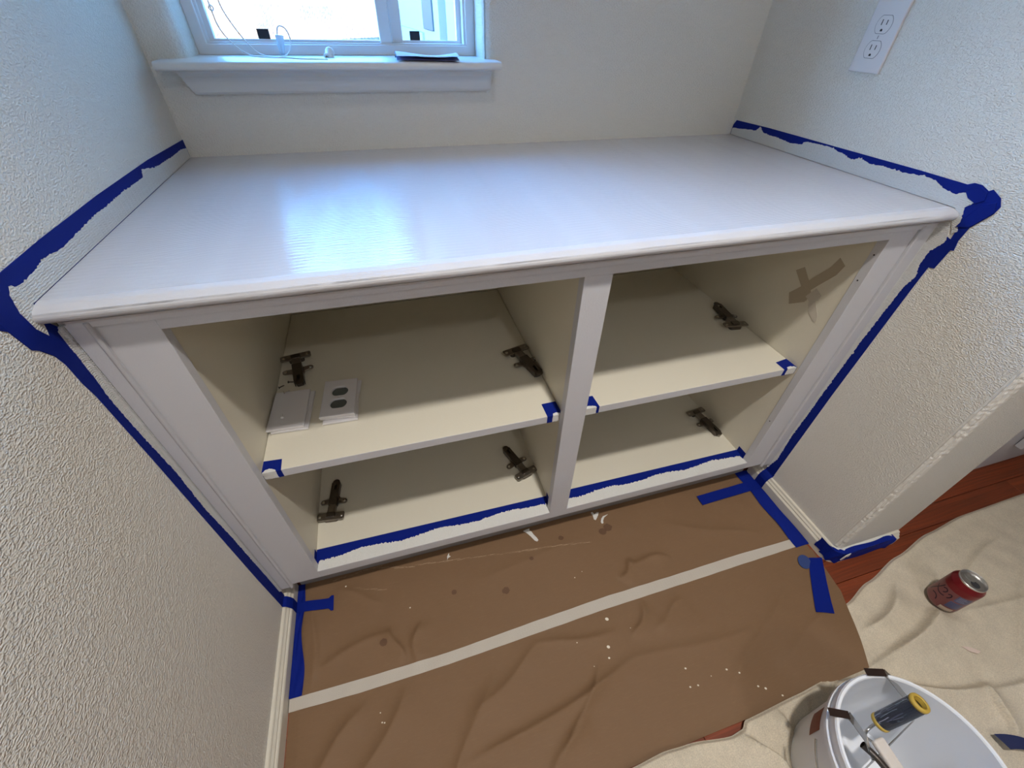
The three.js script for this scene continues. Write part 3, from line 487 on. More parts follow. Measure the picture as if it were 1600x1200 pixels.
// ---------------------------------------------------------------- duplex outlet on the right wall
{
  const o = thing('wall_outlet', 'white duplex wall outlet with cover plate on the right plaster wall', 'outlet', [W, 1.103, 0.3365]);
  const onWall = (a, b, c) => V(-c, b, a), R = (w, h) => [[-w / 2, -h / 2], [w / 2, -h / 2], [w / 2, h / 2], [-w / 2, h / 2]];
  piece('cover_plate', slab(R(0.0700, 0.1145), 0.0058, onWall, [], 0.0020), M.plate, o);
  const lobe = (cy, r) => arc(0, 0, r, 0, Math.PI * 1.97, 32).map(([a, b]) => [a, cy + clamp(b, -r * 0.83, r * 0.83)]);
  for (const cy of [-0.0195, 0.0195]) {
    piece('receptacle_gap', slab(lobe(cy, 0.0174), 0.0002, (a, b, c) => V(-0.0057 - c, b, a)), M.gap, o);
    const r = piece('receptacle', slab(lobe(cy, 0.0166), 0.0012, (a, b, c) => V(-0.0052 - c, b, a), [], 0.0003), M.plate, o);
    const slotGeo = (z, h) => { const g = box(-0.0067, -0.0060, cy + 0.0035 - h / 2, cy + 0.0035 + h / 2, z - 0.0008, z + 0.0008, 0); return g; };
    piece('slot', merge(slotGeo(-0.0052, 0.0088), slotGeo(0.0056, 0.0074), slab([...arc(0, cy - 0.0088, 0.0024, Math.PI, 0, 8).map(([a, b]) => [a, b]), [0.0024, cy - 0.0104], [-0.0024, cy - 0.0104]], 0.0007, (a, b, c) => V(-0.0060 - c, b, a))), M.slot, r);
  }
  piece('screw', merge(box(-0.0063, -0.0056, -0.0028, 0.0028, -0.0028, 0.0028, 0.0003)), M.plate, o);
  piece('screw_slot', box(-0.0066, -0.0060, -0.0028, 0.0028, -0.0006, 0.0006, 0), M.gap, o);
}
// ---------------------------------------------------------------- things on the window sill
{
  const c = thing('blind_cord', 'thin white looped blind cord hanging down the window to the sill', 'cord', [0.2, 1.045, -0.07]);
  const A = [V(0.118, 1.30, -0.085), V(0.124, 1.131, -0.085), V(0.129, 1.087, -0.083), V(0.151, 1.058, -0.075), V(0.178, 1.0452, -0.055), V(0.210, 1.0440, -0.03), V(0.238, 1.0440, -0.02), V(0.255, 1.052, -0.055), V(0.262, 1.072, -0.07), V(0.256, 1.090, -0.075), V(0.244, 1.093, -0.078), V(0.238, 1.083, -0.080), V(0.2375, 1.076, -0.080)];
  const B = [V(0.138, 1.30, -0.088), V(0.143, 1.131, -0.086), V(0.147, 1.112, -0.086), V(0.168, 1.073, -0.078), V(0.190, 1.0500, -0.066), V(0.213, 1.0440, -0.045), V(0.245, 1.0440, -0.02), V(0.285, 1.0440, 0.01), V(0.335, 1.0440, 0.02)];
  part('cord_strand', tube(A, 0.0012, 120, 6), M.white, c); part('cord_strand', tube(B, 0.0012, 90, 6), M.white, c);
  const t = thing('cord_tassel', 'small translucent white cord tassel standing on the sill at the end of the cord', 'tassel', [0.238, 1.045, -0.08]);
  const tg = new THREE.LatheGeometry([[0, 0], [0.0045, 0.0005], [0.0052, 0.004], [0.0082, 0.028], [0.0085, 0.0325], [0.0060, 0.0335], [0, 0.0335]].map((p) => new THREE.Vector2(...p)), 20); tg.scale(1, 1, 0.6); tg.rotateZ(-0.08);
  piece('tassel_body', tg, phys({ color: rgb(0.75, 0.85, 0.92), roughness: 0.4, transmission: 0.35, thickness: 0 }), t);
  const k = thing('plastic_spool', 'small white plastic spool lying on the window sill', 'spool', [0.334, 1.043, -0.05]);
  const kg = new THREE.LatheGeometry([[0, 0], [0.0085, 0], [0.0095, 0.002], [0.0095, 0.006], [0.0070, 0.009], [0.0068, 0.016], [0.0078, 0.019], [0.0070, 0.021], [0.0035, 0.0215], [0.0028, 0.018], [0, 0.018]].map((p) => new THREE.Vector2(...p)), 24); kg.rotateZ(Math.PI / 2 + 0.5); kg.rotateY(1.1); kg.translate(0.006, 0.0105, 0);
  piece('spool_body', kg, M.white, k);
  const kb = cyl(0.0045, 0.0040, 0.006, 16); kb.translate(0.008, 0.003, 0.008); piece('spool_foot', kb, M.white, k);
  const p = thing('folded_leaflet', 'folded paper leaflet with dark underside lying on the sill at the right', 'paper', [0.54, 1.043, 0.0]);
  const leaf = (dy, sag) => sheet((s, u) => V(lerp(-0.066, 0.064, s), 0.0018 + dy + sag * Math.sin(s * 3.1) * (1 - u) + 0.006 * Math.sin(u * 3.14) * (0.6 + 0.4 * Math.cos(s * 5)), lerp(-0.010, 0.056, u) + 0.012 * s), 24, 10, 0.0005);
  piece('paper_leaf', leaf(0.0075, -0.0035), M.paper, p); piece('paper_leaf', leaf(0.001, 0.001), std({ color: rgb(0.10, 0.09, 0.22), roughness: 0.6 }), p);
  for (const [x, z, label] of [[0.205, -0.1185, 'small black square pad stuck on the left window pane'], [0.536, -0.1385, 'small black square pad stuck on the right window pane']]) {
    const s = thing('window_pad', label, 'sticker', [x, 1.0675, z]);
    piece('pad', box(-0.0118, 0.0118, 0, 0.0195, 0, 0.003, 0.0006), M.black, s);
  }
}
// ---------------------------------------------------------------- brown masking paper
{
  const kraft = (draw) => canvasTexture(2048, 1024, (g, w, h) => {
    g.fillStyle = '#7c5f43'; g.fillRect(0, 0, w, h);
    for (let i = 0; i < 16000; i++) { const k = rnd(); g.fillStyle = k < 0.5 ? 'rgba(60,38,22,0.05)' : 'rgba(190,160,120,0.05)'; g.fillRect(rnd() * w, rnd() * h, 2 + rnd() * 22, 1 + rnd()); }
    draw(g, (x) => x / 1.42 * w, (z, z0, d) => (z - z0) / d * h);
  });
  const mat = (map) => std({ map, roughness: 0.72, bumpMap: sized(grainT, 0.08), bumpScale: 0.00012 });
  const blot = (g, x, y, r, c) => { g.fillStyle = c; g.beginPath(); for (let i = 0; i <= 22; i++) { const a = i / 22 * 6.283, q = r * (0.86 + 0.22 * rnd()); g.lineTo(x + q * Math.cos(a), y + q * Math.sin(a) * 0.9); } g.fill(); };
  const upT = kraft((g, X, Z) => {
    const z = (v) => Z(v, 0.59, 0.29), sc = 1024 / 0.29;
    for (const [x, q, r] of [[0.53, 0.752, 0.010], [0.72, 0.655, 0.008], [0.845, 0.668, 0.012], [0.865, 0.66, 0.013], [0.40, 0.72, 0.007], [0.22, 0.79, 0.009], [0.62, 0.69, 0.006]]) { g.save(); g.translate(X(x), z(q)); g.scale(2048 / 1.42 / sc, 1); blot(g, 0, 0, r * sc, 'rgba(62,36,22,0.42)'); g.restore(); }
    // dried splashes of thin paint along the cabinet
    g.lineCap = 'round';
    let last = null;
    for (const [a, b, c, d, n] of [[0.098, 0.605, 0.23, 0.598, 14], [0.20, 0.600, 0.31, 0.628, 14], [0.31, 0.622, 0.44, 0.640, 20], [0.44, 0.640, 0.64, 0.668, 34], [0.60, 0.660, 0.80, 0.690, 30], [0.15, 0.640, 0.22, 0.665, 8]]) for (let i = 0; i < n; i++) {
      const t = i / n + rnd() * 0.03, L = 6 + rnd() * 26; g.strokeStyle = `rgba(214,196,170,${0.12 + 0.35 * rnd()})`; g.lineWidth = 1.5 + rnd() * 4; g.beginPath(); const x = X(lerp(a, c, t)), y = z(lerp(b, d, t)) + (rnd() - 0.5) * 12; g.moveTo(x, y); g.lineTo(x + L, y + L * 0.5 * (d - b) / (c - a) * 2.4); g.stroke();
    }
    for (const [x, q, r] of [[0.133, 0.631, 0.0022], [0.287, 0.727, 0.0018], [0.715, 0.770, 0.0014], [0.74, 0.76, 0.001]]) { g.fillStyle = '#e9e2d2'; g.save(); g.translate(X(x), z(q)); g.scale(2048 / 1.42, sc); g.beginPath(); g.arc(0, 0, r, 0, 7); g.fill(); g.restore(); }
  });
  const loT = kraft((g, X, Z) => {
    const z = (v) => Z(v, 0.85, 0.30), sc = 1024 / 0.30;
    for (const [x, q, r] of [[0.753, 0.886, 0.0045], [0.729, 0.943, 0.004], [0.721, 0.964, 0.0026], [0.208, 0.941, 0.0018], [0.213, 0.943, 0.0018], [0.205, 0.923, 0.0014], [0.882, 1.031, 0.0024], [0.972, 1.059, 0.0024], [0.994, 1.073, 0.0022], [0.872, 1.065, 0.0022], [0.891, 1.067, 0.0022], [1.020, 1.106, 0.0024], [1.034, 1.114, 0.0028], [1.062, 1.135, 0.0022], [0.80, 0.92, 0.0012], [0.68, 0.97, 0.0012], [0.93, 1.06, 0.0012], [0.66, 0.915, 0.0014]]) { g.fillStyle = '#e9e2d2'; g.save(); g.translate(X(x), z(q)); g.scale(2048 / 1.42, sc); g.beginPath(); g.ellipse(0, 0, r, r * 0.8, 0.4, 0, 7); g.fill(); g.restore(); }
  });
  upT.flipY = loT.flipY = false;
  const up = thing('masking_paper', 'upper sheet of brown masking paper on the floor against the cabinet', 'paper', [0.7, 0, 0.73]);
  part('paper_sheet', sheet((s, u) => { const x = lerp(0.0195, 1.396, s), z = lerp(0.5965, 0.873, u), e = Math.min(1, Math.min(s, 1 - s) * 60); return V(x, 0.0008 + paperH(x, z) * lerp(0.2, 1, e), z); }, 300, 62, 0.0003, (p) => [p.x / 1.42, (p.z - 0.59) / 0.29]), mat(upT), up);
  const drip = (pts, th, par) => { const o = part('paint_drip', slab(pts, th, flat(paperH(pts[0][0], pts[0][1]) + 0.0016), [], 0.0007), M.freshPaint, par); return o; };
  drip([[0.622, 0.606], [0.630, 0.604], [0.642, 0.603], [0.640, 0.609], [0.645, 0.614], [0.648, 0.624], [0.654, 0.636], [0.656, 0.644], [0.651, 0.647], [0.645, 0.642], [0.638, 0.627], [0.630, 0.614]], 0.0022, up);
  drip([[0.836, 0.604], [0.841, 0.602], [0.845, 0.611], [0.853, 0.607], [0.860, 0.608], [0.854, 0.617], [0.846, 0.625], [0.840, 0.630], [0.836, 0.626], [0.838, 0.614]], 0.0022, up);
  drip([[0.852, 0.640], [0.858, 0.630], [0.866, 0.624], [0.884, 0.622], [0.868, 0.629], [0.861, 0.637], [0.858, 0.645], [0.853, 0.646]], 0.0018, up);
  drip([[0.398, 0.622], [0.402, 0.616], [0.405, 0.613], [0.404, 0.620], [0.408, 0.624], [0.400, 0.627], [0.397, 0.632]], 0.0012, up);
  const lo = thing('masking_paper', 'lower sheet of brown masking paper with white paint spatter, curling at its right corner', 'paper', [0.7, 0, 1.0]);
  const rightEdge = (z) => z < 0.875 ? 1.392 : z < 0.935 ? lerp(1.398, 1.388, (z - 0.875) / 0.06) : z < 0.992 ? lerp(1.388, 1.374, (z - 0.935) / 0.057) : lerp(1.374, 1.283, (z - 0.992) / 0.148);
  part('paper_sheet', sheet((s, u) => { const z = lerp(0.848, 1.148, u), x = lerp(0.0185, rightEdge(z), s); return V(x, lerp(0.0008, lowerH(x, z), Math.min(1, s * 60)), z); }, 300, 70, 0.0003, (p) => [p.x / 1.42, (p.z - 0.85) / 0.30]), mat(loT), lo);
  const mt = thing('masking_tape', 'cream masking tape strip joining the two brown paper sheets on the floor', 'tape', [0.7, 0, 0.857]);
  const tz = (x, pts) => { let i = 0; while (i < pts.length - 2 && pts[i + 1][0] < x) i++; return lerp(pts[i][1], pts[i + 1][1], clamp((x - pts[i][0]) / (pts[i + 1][0] - pts[i][0]), 0, 1)); };
  const mtT = [[0.018, 0.846], [0.160, 0.849], [0.361, 0.851], [0.586, 0.842], [0.782, 0.836], [0.971, 0.836], [1.177, 0.834], [1.379, 0.837]], mtB = [[0.018, 0.870], [0.159, 0.875], [0.357, 0.875], [0.576, 0.869], [0.767, 0.864], [0.954, 0.863], [1.156, 0.861], [1.379, 0.859]];
  part('tape_strip', sheet((s, u) => { const x = lerp(0.0185, 1.400, s), z = lerp(tz(x, mtT), tz(x, mtB), u); return V(x, paperH(x, z) + 0.0022 + 0.0005 * Math.sin(x * 90 + u * 3), z); }, 260, 6, 0.0002), M.maskTape, mt);
}
// ---------------------------------------------------------------- canvas drop cloth
const folds = [[1.30, 1.155, 1.62, 1.075, 0.020, 0.020], [1.33, 1.09, 1.52, 1.03, 0.014, 0.022], [1.28, 1.185, 1.52, 1.245, 0.014, 0.014], [1.52, 1.245, 1.95, 1.30, 0.011, 0.014], [1.46, 1.33, 1.515, 1.25, 0.012, 0.014], [1.50, 1.40, 1.60, 1.29, 0.009, 0.02],
  [1.60, 1.10, 2.1, 1.20, 0.006, 0.03], [1.66, 1.08, 1.95, 1.00, 0.006, 0.03], [0.93, 1.16, 0.99, 1.30, 0.018, 0.012], [1.02, 1.15, 1.00, 1.30, 0.016, 0.014], [0.80, 1.19, 0.86, 1.32, 0.012, 0.02], [1.09, 1.16, 1.02, 1.22, 0.014, 0.012], [1.17, 1.165, 1.30, 1.155, 0.016, 0.016], [1.6, 1.25, 1.9, 1.10, 0.006, 0.025]];
function clothH(x, z) {
  let h = 0;
  for (const [x0, z0, x1, z1, a, w] of folds) {
    const dx = x1 - x0, dz = z1 - z0, l2 = dx * dx + dz * dz, l = Math.sqrt(l2), t = ((x - x0) * dx + (z - z0) * dz) / l2, s = ((x - x0) * dz - (z - z0) * dx) / l + 0.012 * Math.sin(t * 4 + x0 * 9);
    if (t < -0.2 || t > 1.2) continue;
    h += 1.7 * a * sstep(t, -0.2, 0.3) * (1 - sstep(t, 0.7, 1.2)) * Math.exp(-Math.pow(s > 0 ? s / (0.34 * w) : -s / (w * 2.6), 1.15) || 0);
  }
  h += 0.003 * (1 + noise(x * 7, z * 7, 1 << 20, 71)) + 0.0016 * (1 + noise(x * 22, z * 22, 1 << 20, 72));
  const flatten = Math.exp(-Math.pow(Math.hypot(x - 1.607, z - 1.081) / 0.045, 4)) + Math.exp(-Math.pow(Math.hypot(x - 1.085, z - 1.291) / 0.125, 8));
  return lerp(h, 0.0012, clamp(flatten, 0, 1));
}
const clothEdge = [[0.55, 1.160], [0.678, 1.150], [0.75, 1.146], [0.804, 1.149], [0.90, 1.163], [0.930, 1.160], [0.945, 1.149], [1.085, 1.143], [1.17, 1.138], [1.22, 1.10], [1.28, 1.06], [1.364, 1.021], [1.47, 0.992], [1.615, 0.959], [1.77, 0.930], [1.934, 0.914], [2.22, 0.910], [3.0, 0.905]];
{
  const c = thing('drop_cloth', 'wrinkled beige canvas drop cloth spread over the wooden floor', 'cloth', [1.5, 0, 1.3]);
  const ez = (x) => { let i = 0; while (i < clothEdge.length - 2 && clothEdge[i + 1][0] < x) i++; const k = clamp((x - clothEdge[i][0]) / (clothEdge[i + 1][0] - clothEdge[i][0]), 0, 1), q = k * k * (3 - 2 * k); return lerp(clothEdge[i][1], clothEdge[i + 1][1], lerp(k, q, 0.6)); };
  part('cloth_sheet', sheet((s, u) => {
    const x = lerp(0.55, 2.9, s), z0 = ez(x), z = lerp(z0, 1.95, Math.pow(u, 1.35)), d = z - z0, under = sstep(x, 1.13, 1.20) * (1 - sstep(x, 1.33, 1.40)) * (1 - sstep(z, 1.12, 1.17));
    let h = 0.0016 + clothH(x, z) * sstep(d, -0.004, 0.03) + 0.006 * sstep(d, 0, 0.006) * (1 - sstep(d, 0.006, 0.03));
    if (x < 1.2) h += 0.007 + 0.010 * (1 - sstep(d, 0, 0.05)) * (0.4 + 0.6 * Math.abs(Math.sin(x * 24)));
    h = lerp(h, Math.min(h, 0.006), under);
    return V(x, h, z);
  }, 600, 280, 0.0012), M.cloth, c);
  const sc = tapeThing('crumpled strip of blue painter tape lying on the drop cloth beside the bucket', [1.46, 0, 1.34]);
  part('tape_strip', sheet((s, u) => V(lerp(1.428, 1.535, s) + 0.012 * u * s, 0.016 + 0.008 * Math.sin(s * 3.5 + u) + clothH(1.46, 1.34), lerp(1.312, 1.338, u) + 0.026 * s + 0.05 * s * s), 20, 6, 0.0004), std({ color: rgb(0.012, 0.020, 0.085), roughness: 0.7 }), sc);  // blue tape in a navy copy, its shade put into the colour
  part('tape_strip', sheet((s, u) => V(lerp(1.470, 1.482, s) + 0.022 * u, 0.014 + clothH(1.46, 1.34) + 0.004 * u, lerp(1.345, 1.40, s)), 10, 4, 0.0004), std({ color: rgb(0.012, 0.020, 0.085), roughness: 0.7 }), sc);  // same shaded navy copy of the tape colour
  const ps = thing('paper_scrap', 'tiny pale pink paper scrap lying flat on the drop cloth', 'scrap', [1.557, 0, 1.188]);
  part('scrap_piece', slab([[1.540, 1.175], [1.556, 1.180], [1.574, 1.195], [1.562, 1.197], [1.548, 1.188]], 0.001, flat(clothH(1.557, 1.188) + 0.0045)), std({ color: rgb(0.72, 0.58, 0.50), roughness: 0.8 }), ps);
}
// ---------------------------------------------------------------- soda can
{
  const c = thing('soda_can', 'red soda can with dark lettering standing on the beige drop cloth', 'can', [1.607, 0.006, 1.081]);
  const art = canvasTexture(1024, 512, (g, w, h) => {
    g.fillStyle = '#7e4c4e'; g.fillRect(0, 0, w, h);  // pinkish body tone has the glare on the lower can painted in
    g.fillStyle = '#701a20'; g.fillRect(0, 0, w, h * 0.25); g.fillStyle = '#7c1b22'; g.beginPath(); g.moveTo(0, h * 0.25); g.bezierCurveTo(w * 0.3, h * 0.42, w * 0.6, h * 0.10, w, h * 0.25); g.lineTo(w, 0); g.lineTo(0, 0); g.fill();
    const script = (x) => { g.strokeStyle = '#2a1226'; g.lineWidth = 15; g.lineCap = 'round'; g.save(); g.translate(x, h * 0.50); g.scale(0.8, 0.85);
      g.beginPath(); g.moveTo(-95, 150); g.bezierCurveTo(-70, 60, -30, 30, 0, -90); g.moveTo(-70, -10); g.bezierCurveTo(-20, 40, 40, 60, 95, 30); g.moveTo(20, -60); g.bezierCurveTo(60, -110, 110, -60, 60, -10); g.moveTo(-20, 120); g.bezierCurveTo(30, 90, 70, 110, 80, 160); g.moveTo(120, -40); g.bezierCurveTo(150, -90, 180, -30, 140, 20); g.stroke(); g.restore(); };
    script(w * 0.20); script(w * 0.70);
    for (const x of [0.36, 0.86]) {
      g.fillStyle = '#565a80'; g.fillRect(w * x, h * 0.30, w * 0.13, h * 0.20); g.fillRect(w * x - 10, h * 0.53, w * 0.13, h * 0.22);
      g.fillStyle = '#9aa0b4'; for (let i = 0; i < 6; i++) g.fillRect(w * x + 12, h * (0.32 + i * 0.028), w * (0.06 + 0.04 * ((i * 7) % 3) / 3), 4);
      g.fillStyle = '#c9b7a6'; g.fillRect(w * x - 30, h * 0.79, w * 0.13, h * 0.14);
    }
  });
  const prof = [[0.0255, 0.002], [0.0285, 0.0065], [0.0325, 0.013], [0.0331, 0.018], [0.0331, 0.100], [0.0325, 0.1045], [0.0285, 0.1125], [0.0272, 0.1165]].map((p) => new THREE.Vector2(...p));
  const g = new THREE.LatheGeometry(prof, 48); { const p = g.attributes.position, uv = g.attributes.uv; for (let i = 0; i < p.count; i++) uv.setY(i, clamp(p.getY(i) / 0.117, 0, 1)); }
  const body = piece('can_body', g, std({ map: art, roughness: 0.32, metalness: 0.35 }), c); body.rotation.y = -3.35;
  piece('can_base', new THREE.LatheGeometry([[0, 0.008], [0.018, 0.004], [0.0225, 0.0005], [0.0245, 0.0005], [0.0256, 0.002]].map((p) => new THREE.Vector2(...p)), 48), M.aluminium, c);
  const lid = piece('can_lid', new THREE.LatheGeometry([[0.0272, 0.1163], [0.0274, 0.1195], [0.0266, 0.1212], [0.0252, 0.1205], [0.0242, 0.1150], [0.0228, 0.1148], [0.0222, 0.1165], [0, 0.1167]].map((p) => new THREE.Vector2(...p)), 48), M.aluminium, c);
  piece('can_opening', slab(arc(0, 0, 0.0092, 0, Math.PI * 1.96, 20).map(([a, b]) => [a * 0.9 - 0.003, b + 0.008]), 0.0004, (a, b, q) => V(a, 0.1168 + q, b)), M.slot, lid);
  const tab = slab(arc(0, 0, 0.0085, 0, Math.PI * 1.96, 20).map(([a, b]) => [a * 0.85 - 0.001, b * 1.35 - 0.008]), 0.0012, (a, b, q) => V(a, 0.1180 + q - b * 0.06, b), [arc(0, 0, 0.0036, 0, Math.PI * 1.9, 12).map(([a, b]) => [a - 0.001, b - 0.012])], 0.0003);
  piece('pull_tab', tab, M.aluminium, lid);
}
// ---------------------------------------------------------------- bucket with roller
{
  const BX = 1.085, BZ = 1.291, b = thing('paint_bucket', 'white plastic paint bucket on the drop cloth at the bottom right', 'bucket', [BX, 0.004, BZ]);
  const out = [[0, 0.002], [0.108, 0.002], [0.112, 0.006], [0.1245, 0.180], [0.1245, 0.183], [0.1325, 0.185], [0.1330, 0.196], [0.1300, 0.198], [0.1285, 0.206], [0.1315, 0.208], [0.1318, 0.2215], [0.1300, 0.2245], [0.1262, 0.2245], [0.1245, 0.2220], [0.1235, 0.18], [0.1105, 0.008], [0, 0.006]];
  piece('bucket_body', toCreasedNormals(new THREE.LatheGeometry(out.map((p) => new THREE.Vector2(...p)), 96), 0.5), M.pail, b);
  const ha = []; for (let i = 0; i <= 30; i++) { const t = i / 30 * Math.PI; ha.push(V(-0.137 * Math.sin(t) * 0.98 + 0.0, 0.165 - 0.07 * Math.sin(t), -0.137 * Math.cos(t))); }
  const hg = tube(ha, 0.0017, 60, 8); hg.rotateY(0.95); piece('bail_handle', hg, M.chrome, b);
  const label = new THREE.CylinderGeometry(0.1228, 0.1196, 0.045, 16, 1, true, Math.PI * 1.13, 0.36); label.translate(0, 0.128, 0); piece('side_label', label, M.redLabel, b).userData.label = 'dark red label on the side';
  // two hooks over the rim carry a wire grid
  const g = thing('bucket_grid', 'metal roller grid hooked over the rim inside the white bucket', 'grid', [BX, 0.22, BZ]);
  const hook = (p) => { const w = 0.0058; return sheet((s, u) => { const f = s * (p.length - 1), i = Math.min(p.length - 2, Math.floor(f)), k = f - i, P = p[i].clone().lerp(p[i + 1], k), d = p[i + 1].clone().sub(p[i]); d.y = 0; d.normalize(); return P.add(V(-d.z, 0, d.x).multiplyScalar((u - 0.5) * 2 * w)); }, p.length * 6, 2, 0.0016); };
  part('grid_hook', hook([V(1.100, 0.2345, 1.158), V(1.134, 0.2340, 1.169)]), M.brownMetal, g);
  part('grid_hook', hook([V(1.134, 0.2335, 1.169), V(1.142, 0.226, 1.177), V(1.165, 0.198, 1.212), V(1.185, 0.150, 1.240)]), M.chrome, g);
  part('grid_hook', hook([V(0.986, 0.2345, 1.186), V(1.016, 0.2340, 1.200)]), M.brownMetal, g);
  part('grid_hook', hook([V(1.016, 0.2335, 1.200), V(1.022, 0.226, 1.210), V(1.040, 0.200, 1.236), V(1.062, 0.150, 1.262)]), M.chrome, g);
  const wires = [], gp = (a, q) => V(lerp(1.060, 1.184, a) + 0.004 * q, lerp(0.152, 0.045, q), lerp(1.263, 1.241, a) + 0.022 * q);
  for (let i = 0; i <= 10; i++) wires.push(tube([gp(0, i / 10), gp(1, i / 10)], 0.0010, 2, 6));
  for (let i = 0; i <= 12; i++) wires.push(tube([gp(i / 12, 0), gp(i / 12, 1)], 0.0010, 2, 6));
  part('wire_grid', merge(wires), M.chrome, g);
  // mini roller
  const r = thing('mini_roller', 'mini paint roller sleeve with navy paint and yellow core ends in the bucket', 'roller', [1.130, 0.200, 1.223]);
  const napT = canvasTexture(512, 256, (c, w, h) => {
    c.fillStyle = '#111b33'; c.fillRect(0, 0, w, h);
    for (let i = 0; i < 380; i++) { c.strokeStyle = `rgba(${190 + rnd() * 40 | 0},${196 + rnd() * 40 | 0},${214 + rnd() * 30 | 0},${0.35 + 0.5 * rnd()})`; c.lineWidth = 2 + rnd() * 7; const x = w * (0.25 + 0.45 * rnd() * rnd() + (rnd() < 0.3 ? 0.4 * rnd() : 0)), y = rnd() * h; c.beginPath(); c.moveTo(x, y); c.quadraticCurveTo(x + 10 - rnd() * 20, y + 14, x + 18 - rnd() * 36, y + 10 + rnd() * 40); c.stroke(); }
    c.fillStyle = '#a98a3c'; c.beginPath(); c.ellipse(w * 0.45, h * 0.5, 26, 34, 0.4, 0, 7); c.fill();
  });
  const rol = new THREE.Group(); rol.name = 'roller_sleeve'; r.add(rol); rol.rotation.set(-0.06, 0, -0.30);
  rol.scale.set(0.66, 0.88, 0.66);
  const nap = new THREE.LatheGeometry([[0.0160, -0.047], [0.0205, -0.0465], [0.0222, -0.044], [0.0224, 0], [0.0220, 0.042], [0.0205, 0.0465], [0.0160, 0.047]].map((p) => new THREE.Vector2(...p)), 40);
  piece('roller_nap', nap, std({ map: napT, roughness: 0.45, bumpMap: sized(paintT, 0.3), bumpScale: 0.002 }), rol);
  const ring = (y) => { const q = new THREE.LatheGeometry([[0.0150, -0.004], [0.0225, -0.004], [0.0235, 0], [0.0225, 0.004], [0.0170, 0.005], [0.0145, 0.003], [0.0140, -0.006]].map((p) => new THREE.Vector2(...p)), 40); q.translate(0, y, 0); return q; };
  piece('core_end', ring(0.050), M.yellow, rol); const e2 = ring(0); e2.rotateX(Math.PI); e2.translate(0, -0.050, 0); piece('core_end', e2, M.yellow, rol);
  piece('core_bore', new THREE.LatheGeometry([[0.0145, 0.053], [0.0138, 0.02], [0.0138, -0.045], [0, -0.045]].map((p) => new THREE.Vector2(...p)), 32), M.rollerCore, rol);
  const wrapG = new THREE.CylinderGeometry(0.0242, 0.0242, 0.092, 40, 1, true); piece('clear_wrap', wrapG, phys({ color: rgb(0.97, 0.98, 1), transmission: 1, thickness: 0, roughness: 0.06 }), rol);
  const f = thing('roller_frame', 'wire roller frame with cream plastic handle leaning in the bucket', 'roller frame', [1.08, 0.17, 1.26]);
  part('handle', mapped(new RoundedBoxGeometry(0.024, 0.012, 0.13, 4, 0.005), (x, y, z) => V(1.088 + x + 0.10 * z, 0.150 + y - 0.25 * z, 1.306 + z)), M.stick, f);
  const yk = tube([V(1.046, 0.172, 1.240), V(1.056, 0.170, 1.262), V(1.066, 0.160, 1.300), V(1.070, 0.150, 1.340)], 0.0062, 20, 10); part('frame_yoke', yk, M.hingeDark, f);
  part('wire_shaft', tube([V(1.118, 0.165, 1.225), V(1.112, 0.138, 1.226), V(1.098, 0.130, 1.230), V(1.084, 0.140, 1.236), V(1.082, 0.158, 1.250)], 0.0024, 40, 8), M.chrome, f);
}
// ---------------------------------------------------------------- tan tape scraps on the right cabinet panel
{
  const t = thing('tape_residue', 'tan packing tape scraps stuck crosswise on the right inner cabinet panel', 'tape', [PR, 0.63, 0.54]);
  const on = (a, b, c) => V(PR - 0.0002 - c, b, a);
  part('tape_scrap', slab([[0.486, 0.679], [0.503, 0.695], [0.530, 0.672], [0.548, 0.652], [0.547, 0.629], [0.530, 0.640], [0.516, 0.655]], 0.0004, on), M.clearTape, t);
  part('tape_scrap', slab([[0.522, 0.660], [0.535, 0.684], [0.560, 0.722], [0.568, 0.747], [0.587, 0.737], [0.580, 0.712], [0.556, 0.676], [0.540, 0.650]], 0.0007, on), M.clearTape, t);
  part('tape_scrap', slab([[0.511, 0.601], [0.497, 0.625], [0.520, 0.655], [0.545, 0.640], [0.545, 0.626]], 0.0005, on), M.clearTape, t);
  part('tape_scrap', slab(ragged([[0.541, 0.639], [0.555, 0.667], [0.573, 0.659], [0.572, 0.645], [0.561, 0.630], [0.541, 0.639]], 0.001), 0.0011, on), M.scrapTape, t);
  part('tape_scrap', slab(ragged([[0.554, 0.632], [0.570, 0.640], [0.591, 0.614], [0.594, 0.600], [0.586, 0.599], [0.566, 0.612], [0.554, 0.632]], 0.0006), 0.0008, on), M.scrapTape, t);
}
// ---------------------------------------------------------------- kitchen cabinet seen past the wing wall
{
  const k = thing('kitchen_cabinet', 'white kitchen cabinet with an overlay door at the far right edge', 'cabinet', [2.5, 0, 0.5]);
  part('carcass', box(1.90, 3.1, 0, 0.88, 0.2, 0.797, 0.002), M.frame, k);
  part('door', box(2.229, 2.66, 0.108, 0.80, 0.799, 0.819, 0.003), M.frame, k);
  part('door', box(2.67, 3.08, 0.108, 0.80, 0.799, 0.819, 0.003), M.frame, k);
}
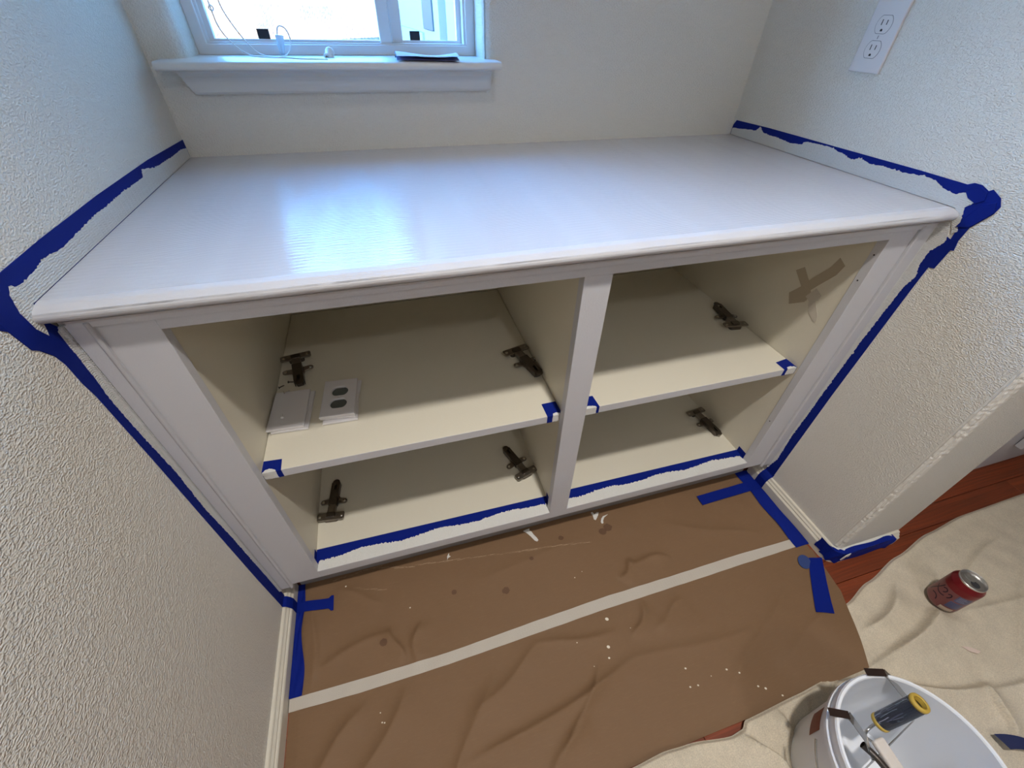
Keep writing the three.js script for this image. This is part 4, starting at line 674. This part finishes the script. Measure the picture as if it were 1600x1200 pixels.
// ---------------------------------------------------------------- outside: dry grass slope, neighbouring house
{
  const gT = dataTexture(1024, (u, v) => {
    const a = noise(u * 6, v * 6, 6, 81), b = noise(u * 90, v * 40, 10, 82), c = noise(u * 200, v * 90, 10, 83), k = 0.30 + 0.06 * a + 0.11 * b + 0.09 * c, gr = clamp(-a * 0.9 - 0.15, 0, 0.5);
    return [k * (1.30 - gr * 0.30), k * (0.88 - gr * 0.06), k * (0.42 - gr * 0.15)];
  }, true);
  const hill = (x, z) => -0.45 + 0.16 * Math.max(0, -z - 3) + 0.05 * noise(x * 0.4, z * 0.4, 1 << 20, 85);
  const o = new THREE.Mesh(sheet((s, u) => { const x = lerp(-30, 34, s), z = lerp(-0.3, -50, u); return V(x, hill(x, z), z); }, 60, 60, 0.05, (p) => [p.x / 3, p.z / 16]), std({ map: gT, roughness: 1 }));
  o.name = 'grass_slope'; o.receiveShadow = true; o.userData = { label: 'sunlit dry grass slope outside the window', category: 'grass', kind: 'stuff' }; scene.add(o);
  // a wing of the house runs away from the window on the right, its wall facing left
  const h = thing('house_wing', 'white house wing outside the right pane with a blue grey window in its wall', 'house', [2.5, -0.6, -3.5]);
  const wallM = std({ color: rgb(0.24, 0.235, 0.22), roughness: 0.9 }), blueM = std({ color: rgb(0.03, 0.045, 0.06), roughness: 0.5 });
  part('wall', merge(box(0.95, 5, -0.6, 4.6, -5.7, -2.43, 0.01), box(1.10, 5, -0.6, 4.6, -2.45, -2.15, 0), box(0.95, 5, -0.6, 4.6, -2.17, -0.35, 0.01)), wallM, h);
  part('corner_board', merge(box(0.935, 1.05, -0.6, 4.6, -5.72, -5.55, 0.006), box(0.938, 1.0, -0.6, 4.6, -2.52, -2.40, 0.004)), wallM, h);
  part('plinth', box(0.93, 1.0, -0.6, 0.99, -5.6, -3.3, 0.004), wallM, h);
  part('recess_shade', box(1.085, 1.10, -0.6, 4.6, -2.44, -2.16, 0), blueM, h);  // dark blue sheet paints the shade at the back of the recess
  part('house_window', box(0.938, 0.96, 1.015, 2.2, -3.24, -2.71, 0.004), blueM, h);
  part('roof', slab([[0.55, 4.5], [5.4, 6.2], [5.4, 6.35], [0.55, 4.65]], 5.6, (p, q, c) => V(p, q, -5.95 + c)), std({ color: rgb(0.2, 0.18, 0.17), roughness: 0.9 }), h);
}
// ---------------------------------------------------------------- ceiling lamps
[[LAMP_A, 'round recessed ceiling lamp above the cabinet front'], [LAMP_B, 'round recessed ceiling lamp further back in the room']].forEach(([l, label]) => {
  const t = thing('ceiling_lamp', label, 'lamp', [l.at[0], CEIL, l.at[2]]);
  piece('trim_ring', new THREE.LatheGeometry([[0.058, -0.001], [0.060, -0.006], [0.080, -0.004], [0.084, -0.0005], [0.058, -0.0005]].map((p) => new THREE.Vector2(...p)), 40), M.white, t);
  const d = cyl(0.057, 0.057, 0.004, 40); d.translate(0, -0.0025, 0); piece('lamp_diffuser', d, M.lamp, t);
  const p = l.cone ? new THREE.SpotLight(WARM, l.cd, 0, l.cone, 1) : new THREE.PointLight(l.color, l.cd);
  p.position.set(0, l.at[1] - CEIL - 0.02, 0); p.castShadow = true; p.shadow.radius = 2.6; t.add(p);
  if (l.cone) { p.target.position.set(0, -CEIL, 0); t.add(p.target); }
});

scene.traverse((o) => { delete o.userData.base; });
renderer.render(scene, camera);
